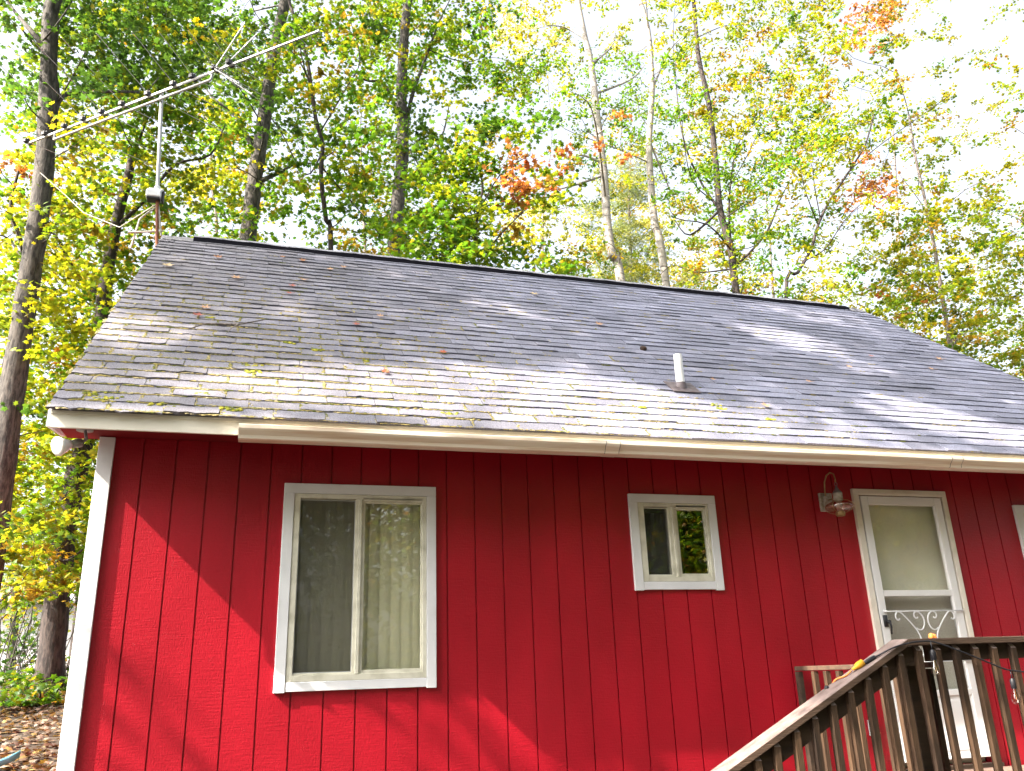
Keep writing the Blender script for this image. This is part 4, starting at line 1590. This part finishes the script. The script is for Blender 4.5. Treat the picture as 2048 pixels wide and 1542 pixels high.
def build_tree(t):
    key, name, label, path, Y, r0, r1, bark, lk, lsz, forks = t
    pts = [at_y(px, py, Y) for px, py in path]
    # continue above the frame and down to the ground
    v = (pts[0] - pts[1]) / np.linalg.norm(pts[0] - pts[1])
    if path[0][1] < 130:
        top = [pts[0] + v * k + np.array([rng.normal() * .15, rng.normal() * .1, 0]) for k in (4.5, 3.0, 1.5)]
        pts = top + pts
    base = pts[-1].copy()
    d = (pts[-1] - pts[-2])
    g = gz(base[0], base[1])
    if base[2] > g + .3:
        k = (base[2] - g) / max(.2, -d[2]) if d[2] < 0 else 0
        bx = base[0] + d[0] * min(k, 3) * .5
        pts.append(np.array([bx, base[1], gz(bx, base[1]) - .15]))
    else:
        pts[-1][2] = g - .15
    base = pts[-1]
    root = empty(name, tuple(base), label, "tree")
    tm = MB()
    sides = 10
    P = smooth([tuple(p) for p in pts], 4)
    n = len(P)
    z_top, z_bot = P[0].z, P[-1].z
    rad = []
    for i, p in enumerate(P):
        f = (z_top - p.z) / (z_top - z_bot)
        extra = .35 * max(0, 1 - (p.z - z_bot) / .5)
        rad.append((r1 * .6 + (r0 - r1 * .6) * f ** .8) * (1 + extra) * (1 + .05 * math.sin(i * 2.1)))
    tm.tube(P, rad, sides)
    nodes = [(Vector(p), r) for p, r in zip(P, rad)]
    for fk in forks:
        q = []
        for i, (px, py) in enumerate(fk):
            q.append(at_y(px, py, Y + (0 if i == 0 else rng.normal() * .25 + i * .12 * (1 if len(label) % 2 else -1))))
        near = min(nodes, key=lambda nn: (nn[0] - Vector(q[0])).length)
        q[0] = np.array(near[0])
        Q = smooth([tuple(x) for x in q], 4)
        ra = max(.016, near[1] * .42)
        rr = [ra + (.010 - ra) * i / (len(Q) - 1) for i in range(len(Q))]
        tm.tube(Q, rr, 6)
        nodes += [(p, r) for p, r in zip(Q[2:], rr[2:])]
    cl = buckets[key]
    centres = [at_y(px, py, yy) for (px, py, yy, *_r) in cl]
    # limbs and twigs reach the leaf clumps
    order = list(range(len(cl)))
    rnd.shuffle(order)
    thick_nodes = list(nodes)
    lim = 46 if Y < 16 else 12
    arr = np.array([tuple(a[0]) for a in thick_nodes])
    arad = [a[1] for a in thick_nodes]
    for i in order[:lim]:
        c = centres[i]
        dd = np.linalg.norm(arr - c, axis=1) + 1.2 * np.maximum(0, arr[:, 2] - c[2] + .2)
        j = int(dd.argmin())
        if dd[j] > 6:
            continue
        a = arr[j]
        dist = np.linalg.norm(c - a)
        if dist < .25:
            continue
        mid1 = a + (c - a) * .35 + rng.normal(size=3) * dist * .07
        mid2 = a + (c - a) * .7 + rng.normal(size=3) * dist * .07 + np.array([0, 0, dist * .05])
        Q = smooth([tuple(a), tuple(mid1), tuple(mid2), tuple(c)], 3)
        rs = min(arad[j] * .6, .010 + .006 * dist)
        rr = [rs + (.004 - rs) * k / (len(Q) - 1) for k in range(len(Q))]
        tm.tube(Q, rr, 5, caps=False)
        arr = np.vstack([arr, np.array([tuple(p) for p in Q[3:]])])
        arad += rr[3:]
    tm.build("trunk", M[bark], root, True)
    # crown
    if cl:
        pos, size, tint = [], [], []
        for (px, py, yy, rad_, nl, cc), c in zip(cl, centres):
            nt_ = int(rng.integers(3, 7))          # leaves sit along a few twigs that fan out from the clump
            ang = rng.uniform(0, 6.283) + rng.normal(size=nt_) * 1.1
            tw_ = np.stack([np.cos(ang), np.sin(ang), rng.normal(size=nt_) * .3 - .1], 1) * rad_ * 2.0
            k_ = rng.integers(0, nt_, nl)
            q = c + tw_[k_] * rng.random((nl, 1)) ** .8 + rng.normal(size=(nl, 3)) * lsz * np.array([.55, .55, .4])
            pos.append(q)
            size.append(lsz * rng.uniform(.65, 1.25, nl))
            ci = rng.choice(5, nl, p=PW)
            cm = np.array(PAL[cc])[ci]
            mean = np.array(PAL[cc])[rng.choice(5, p=PW)]
            tint.append((cm * .4 + mean * .6) * 1.5 * rng.uniform(.7, 1.3) * rng.uniform(.85, 1.15, (nl, 1)))
        pos, size, tint = np.vstack(pos), np.concatenate(size), np.vstack(tint)
        leaf_mesh("crown", pos, size, tint, lk, M['leaf'], root, flat=.5)
    return root, len(cl)


tot = 0
for t in TREES:
    _, k = build_tree(t)
    tot += k


def free_tree(name, label, base, h, r, crown, lsz, nclump, code, bark='bark', nl=(25, 45), kind='maple', leaves=None):
    """tree given in plain metres: trunk, limbs and a crown of leaf clumps filling an ellipsoid"""
    bx, by = base
    root = empty(name, (bx, by, gz(bx, by)), label, "tree")
    tm = MB()
    z0 = gz(bx, by) - .15
    P = [Vector((bx + rng.normal() * .12 * i * .3, by + rng.normal() * .12 * i * .3, z0 + (h + .15) * i / 8)) for i in range(9)]
    tm.tube(smooth(P, 3), [r * (1 - .8 * i / 24) for i in range(25)], 10)
    cx, cy, cz, rx, ry, rz = crown
    cs = []
    for i in range(nclump):
        u = rng.normal(size=3)
        u /= np.linalg.norm(u)
        u *= rng.random() ** .4
        cs.append(np.array([cx + u[0] * rx, cy + u[1] * ry, cz + u[2] * rz]))
    if leaves is not None:
        cs_l = leaves[rng.choice(len(leaves), min(len(leaves), 26), replace=False)]
    else:
        cs_l = cs[:40]
    for c in cs_l:
        j = min(range(9), key=lambda k: abs(P[k].z - (c[2] - np.hypot(c[0] - bx, c[1] - by) * .5)))
        a = np.array(P[max(2, j)])
        dist = np.linalg.norm(c - a)
        m1 = a + (c - a) * .4 + rng.normal(size=3) * dist * .05
        Q = smooth([tuple(a), tuple(m1), tuple(c)], 4)
        tm.tube(Q, [min(.03 if leaves is not None else .2, max(.006, (.002 if leaves is not None else .008) * dist)) * (1 - .85 * k / (len(Q) - 1)) for k in range(len(Q))], 5, caps=False)
    tm.build("trunk", M[bark], root, True)
    pos, tint, size = [], [], []
    for c in cs:
        k = int(rng.integers(*nl))
        pos.append(rng.normal(size=(k, 3)) * .4 + c)
        ci = rng.choice(5, k, p=PW)
        tint.append(np.array(PAL[code])[ci] * 1.1 * rng.uniform(.8, 1.2, (k, 1)))
        size.append(lsz * rng.uniform(.7, 1.2, k))
    if leaves is not None:
        k = len(leaves)
        pos.append(leaves)
        tint.append(np.array(PAL[code])[rng.choice(5, k, p=PW)])
        size.append(lsz * rng.uniform(.7, 1.2, k))
    leaf_mesh("crown", np.vstack(pos), np.concatenate(size), np.vstack(tint), kind, M['leaf'], root)
    return root


# the big maple up-sun of the house: its crown dapples the roof and wall
LIT = [
    ([(2.0, .34), (2.9, .36), (3.75, .22), (4.3, .02), (4.9, -.35), (5.2, -.62), (3.0, -.64), (2.2, -.3)], 0.0),
    ([(5.0, .1), (5.9, -.2), (6.2, -.5), (5.0, -.6)], .45),
    # sunny patches on the roof, (x, y, leaf cover left)
    ([(0.69, 0.17), (1.35, 0.26), (2.11, 0.23), (2.85, 0.21), (3.62, 0.02), (4.16, -0.3), (4.79, -0.62), (3.16, -0.64), (2.31, -0.47), (1.73, -0.21), (1.11, -0.11), (0.77, -0.08)], 0.0),
    ([(-0.61, 0.87), (-0.2, 0.96), (0.21, 0.79), (-0.01, 0.56), (-0.56, 0.55)], .25),
    ([(0.03, -0.37), (0.57, -0.38), (0.57, -0.46), (0.04, -0.45)], 0.0),
    ([(5.9, 2.07), (6.55, 2.13), (6.96, 1.58), (6.34, 1.54)], .1),
    ([(6.19, 0.43), (6.62, 0.24), (7.6, -0.2), (7.45, -0.36), (6.49, -0.12), (6.23, 0.25)], 0.0),
    ([(2.69, 2.1), (3.1, 2.16), (3.62, 1.75), (2.97, 1.74)], .6),
    ([(3.04, 0.75), (3.52, 0.75), (3.51, 0.42), (3.13, 0.51)], .55),
    ([(1.79, 3.02), (2.24, 2.95), (2.15, 2.71), (1.76, 2.8)], .6),
    ([(-0.53, 0.07), (0.69, 0.17), (1.3, -0.36), (0.4, -0.26), (-0.49, -0.16)], .6),
    ([(0.72, 1.62), (1.44, 1.54), (1.15, 1.13), (0.56, 1.28)], .7),
    ([(6.7, 1.67), (7.2, 0.9), (6.6, 0.99)], .7), ([(6.84, 3.1), (8.31, 2.98), (8.2, 2.37), (7.28, 2.51)], .7),
    ([(4.5, .3), (5.6, .1), (5.9, -.45), (4.9, -.5)], .7)]


def inside(p, poly):
    x, y = p
    r = False
    j = len(poly) - 1
    for i in range(len(poly)):
        (xi, yi), (xj, yj) = poly[i], poly[j]
        if (yi > y) != (yj > y) and x < (xj - xi) * (y - yi) / (yj - yi) + xi:
            r = not r
        j = i
    return r


sh = []
r4 = random.Random(21)
for i in range(23000):
    x, y = r4.uniform(-.53, 9.6), r4.uniform(-.46, 3.5)
    keep = 1.0
    for pl, cv in LIT:
        mg = .19 if cv < .05 else (.11 if cv < .3 else .02)
        if any(inside((x + dx, y + dy), pl) for dx, dy in ((0, 0), (0, mg), (0, -mg), (2 * mg, 0), (-2 * mg, 0))):
            keep = cv * .4
            break
    if r4.random() > keep:
        continue
    p = np.array(roof_xy(x, y))
    sh.append(p + SUN * r4.uniform(11, 20))
# wall, deck: what stays shaded there by leaves
WALLSH = [([(-.04, .25), (.17, .1), (.49, -.2), (.73, -.41), (.9, -.9), (-.3, -.9), (-.3, .3)], .4),
          ([(2.11, -.25), (2.28, -.27), (2.75, -.75), (2.31, -.75)], .6), ([(1.55, -.3), (2.03, -.2), (2.1, -.9), (1.5, -.9)], .3),
          ([(2.9, -.45), (3.55, -.45), (3.6, -1.2), (2.9, -1.2)], .9), ([(4.2, -.4), (5.2, -.4), (5.2, -1.2), (4.2, -1.2)], .8)]
for i in range(6000):
    x, z = r4.uniform(-.3, 5.6), r4.uniform(-1.2, .4)
    for pl, cv in WALLSH:
        if inside((x, z), pl):
            if r4.random() < -math.log(1 - cv) * .061:
                sh.append(np.array([x, 0, z]) + SUN * r4.uniform(8, 13))
            break
# deck and upper railing in shade: points along the railing plane
for i in range(300):
    x, z = r4.uniform(3.55, 8.3), r4.uniform(-.75, .25)
    if r4.random() < (1 if 3.8 < x < 4.7 and z > st(x) - .2 else (.9 if z > .0 else .0)):
        sh.append(np.array([x, -1.52, z]) + SUN * r4.uniform(7, 12))
for i in range(330):                    # the top of the stair cap stays in leaf shade
    x = r4.uniform(3.85, 4.75)
    sh.append(np.array([x, -1.5 + r4.uniform(-.09, .09), min(CT, st(x)) + r4.uniform(-.12, .04)]) + SUN * r4.uniform(7, 12))
sh = np.array(sh) + rng.normal(size=(len(sh), 3)) * .03
free_tree("maple_tree", "big maple standing out of view up-sun of the house, shading its roof", (-12, -9.5), 16, .26,
          (-12.5, -11.5, 12, 3.5, 2.5, 3), .135, 90, 'g', leaves=sh, kind='maple')

# trees on the viewer's side, mirrored in the panes; some added to block sky
BACK = [("maple_tree", "yellow maple behind the viewer's left shoulder", (-4, -17), 14, 'Y'),
        ("oak_tree", "green oak straight behind the viewer", (5.5, -16), 15, 'g'),
        ("maple_tree", "mixed yellow and green maple behind the viewer's right", (12, -15), 13, 'y'),
        ("oak_tree", "tall green oak far behind the viewer", (1, -24), 18, 'g'),
        ("maple_tree", "orange-tinged maple beyond the right end of the house front", (18, -10), 13, 'Y'),
        ("oak_tree", "dark green oak farthest to the right behind the viewer", (24, -17), 17, 'G'),
        ("oak_tree", "dark green oak between the two maples far behind the viewer", (9, -24), 18, 'G'),
        ("maple_tree", "yellow-green maple farthest to the left behind the viewer", (-12, -22), 16, 'y')]
BACK += [("maple_tree", "green maple nearest behind the viewer's left", (-6, -12.5), 12, 'g'),  # near row, out of view, added to keep sky light off the wall
         ("oak_tree", "added dense green oak nearest straight behind the viewer, blocking sky light", (1, -16.5), 13, 'G'),
         ("oak_tree", "dense oak nearest behind the viewer's right", (8, -13), 12, 'g'),
         ("maple_tree", "added yellowing maple opposite the storm door, blocking sky light", (14.5, -11.5), 11.5, 'y'),
         ("oak_tree", "added dense oak farthest left of the near row behind the viewer, blocking sky light", (-12.5, -14), 13, 'G')]
for nm, lab, (x, y), h, code in BACK:
    free_tree(nm, lab, (x, y), h, .22, (x, y, h * .5, 4.0, 3.4, h * .46), .26, 260, code)

free_tree("oak_tree", "added unseen oak whose crown over the yard blocks sky light from overhead", (5.5, -11.5), 15, .2,  # unseen crown added overhead to cut sky light from the zenith
          (4.5, -4.6, 15.5, 7.0, 3.2, 1.6), .2, 330, 'g')
for lab, (x, y), code, hh in (("low sunlit yellow maple mirrored in the small window", (8.8, -8.3), 'Y', 5.5),
                              ("low yellow-green maple mirrored in the storm door glass", (13.2, -7.8), 'y', 5.5),
                              ("small green maple mirrored in the big window", (3.8, -9.8), 'y', 5.0),
                              ("young bushy maple behind the viewer's far left", (-9, -17), 'g', 5.5),  # from here on: unseen bushes added to block bright sky near the horizon
                              ("young bushy oak behind the viewer's left", (-2, -16), 'g', 5.5),
                              ("young bushy oak far behind the viewer's right", (8, -18), 'g', 6.0),
                              ("added bushy maple at the far right behind the viewer, blocking light from the horizon", (23, -12), 'g', 6.0)):
    free_tree("maple_tree", lab, (x, y), hh, .08, (x, y, hh * .45 - .9, 2.0, 1.2, hh * .40), .13, 110, code)

# undergrowth and litter in the gap at the left
UG = [((60, 1235), 15, .9, 'y', "thin leafy sapling in front of the white shed"), ((20, 1360), 9.5, .45, 'g', "low green shrub at the far left on the leaf litter"),
      ((110, 1180), 11.5, .8, 'Y', "yellow-leaved sapling beside the dark trunk's foot"), ((95, 1370), 8.5, .5, 'g', "small green shrub beside the house corner"),
      ((35, 1130), 10.0, 1.0, 'Y', "golden low branch-like bush at the left edge"), ((130, 1330), 13, .6, 'y', "bare twiggy shrub close to the corner trim"),
      ((70, 1400), 7.2, .45, 'g', "dark green ground shrub nearest the house corner"), ((15, 1290), 12, .7, 'G', "dark bushy shrub at the left edge in front of the shed's foot")]
for (px, py), Y, rr, code, lab in UG:
    c = at_y(px, py, Y)
    g = gz(c[0], c[1])
    root = empty("shrub", (c[0], c[1], g), lab, "shrub")
    b = MB()
    for k in range(12):
        e_ = c + rng.normal(size=3) * np.array([rr, rr, rr * .4]) * .6
        mid = (np.array([c[0], c[1], g]) + e_) / 2 + rng.normal(size=3) * .12
        b.tube(smooth([(c[0] + rng.normal() * .08, c[1] + rng.normal() * .08, g - .05), tuple(mid), tuple(e_)], 3), .009, 4, caps=False)
    b.build("stem", M['bark'], root)
    n = 260 if 'twiggy' not in lab else 60
    pos = c + rng.normal(size=(n, 3)) * np.array([rr, rr, rr * .45]) * .55
    pos[:, 2] = np.maximum(pos[:, 2], g + .05)
    leaf_mesh("foliage", pos, rng.uniform(.07, .13, n), np.array(PAL[code])[rng.choice(5, n, p=PW)], 'maple', M['leaf'], root)
N = 42000
lx, ly = rng.uniform(-9, .5, N), 2 + 22 * rng.random(N) ** 1.4
lx = lx - (ly - 4) * rng.random(N) * .4
lz = np.array([gz(a, b_) for a, b_ in zip(lx, ly)]) + rng.uniform(.0, .05, N)
pal = np.array([(.30, .20, .13), (.42, .30, .20), (.50, .36, .12), (.26, .13, .07), (.40, .35, .28)])
lf = leaf_mesh("leaf_litter", np.stack([lx, ly, lz], 1), rng.uniform(.05, .10, N), pal[rng.integers(0, 5, N)] * rng.uniform(.2, .6, (N, 1)),
               'maple', M['dryleaf'], None, flat=1.2)
tag(lf, "brown and tan fallen leaves carpeting the forest floor", "leaf litter", kind="stuff")

# white shed seen through the trees
sc_ = at_y(40, 1262, 26)
shed = empty("white_shed", (sc_[0], 26, gz(sc_[0], 26)), "white shed glimpsed through the trees low at the left edge", "shed")
b = MB()
g = gz(sc_[0], 26)
sx0, sx1 = sc_[0] - 5.0, at_y(175, 1250, 26)[0]
for i in range(9):
    b.box(sx0, sx1, 26 - .008 * (i % 2), 26.1, g - .1 + i * .26, g - .1 + (i + 1) * .26 - .001)
b.box(sx0, sx1, 26.101, 29, g - .1, g + 2.2)
b.build("wall", M['shed'], shed)
b = MB()
b.prism([(25.6, g + 2.20), (27.5, g + 3.1), (29.4, g + 2.20), (29.4, g + 2.28), (27.5, g + 3.2), (25.6, g + 2.28)], 'x', sx0 - .2, sx1 + .2)
b.build("roof", M['grey_metal'], shed)

# pale blue sled tip at the lower left corner
q = at_y(4, 1530, 3.2)
b = MB()
ctr = Vector(q) + Vector((-.55, .1, -.05))
prof = []
for i in range(17):
    t = i / 16
    w = .23 * math.sin(min(1, t * 1.4) * math.pi / 2)
    prof.append((t, w))
vs = []
for t, w in prof:
    x = .66 - t * 1.3
    for yy, zz in ((-w, .04), (-w * .8, 0), (w * .8, 0), (w, .04), (w, .06), (-w, .06)):
        vs.append(ctr + Vector((x, yy, zz + .10 * max(0, 1 - t * 4) ** 2)))
fs = [(i * 6 + j, i * 6 + (j + 1) % 6, (i + 1) * 6 + (j + 1) % 6, (i + 1) * 6 + j) for i in range(16) for j in range(6)]
fs += [tuple(range(5, -1, -1)), tuple(range(96, 102))]
b.add(vs, fs)
sled = empty("plastic_sled", (ctr.x, ctr.y, gz(ctr.x, ctr.y)), "pale blue plastic sled tip poking in at the lower left corner", "sled")
b.build("shell", M['blue'], sled, True)
b = MB()
gg = gz(ctr.x, ctr.y)
for sx in (-.3, .2):
    b.box(ctr.x + sx, ctr.x + sx + .05, ctr.y - .15, ctr.y + .15, gg - .1, ctr.z + .001)
b.build("stand", M['wood_dark'], sled)
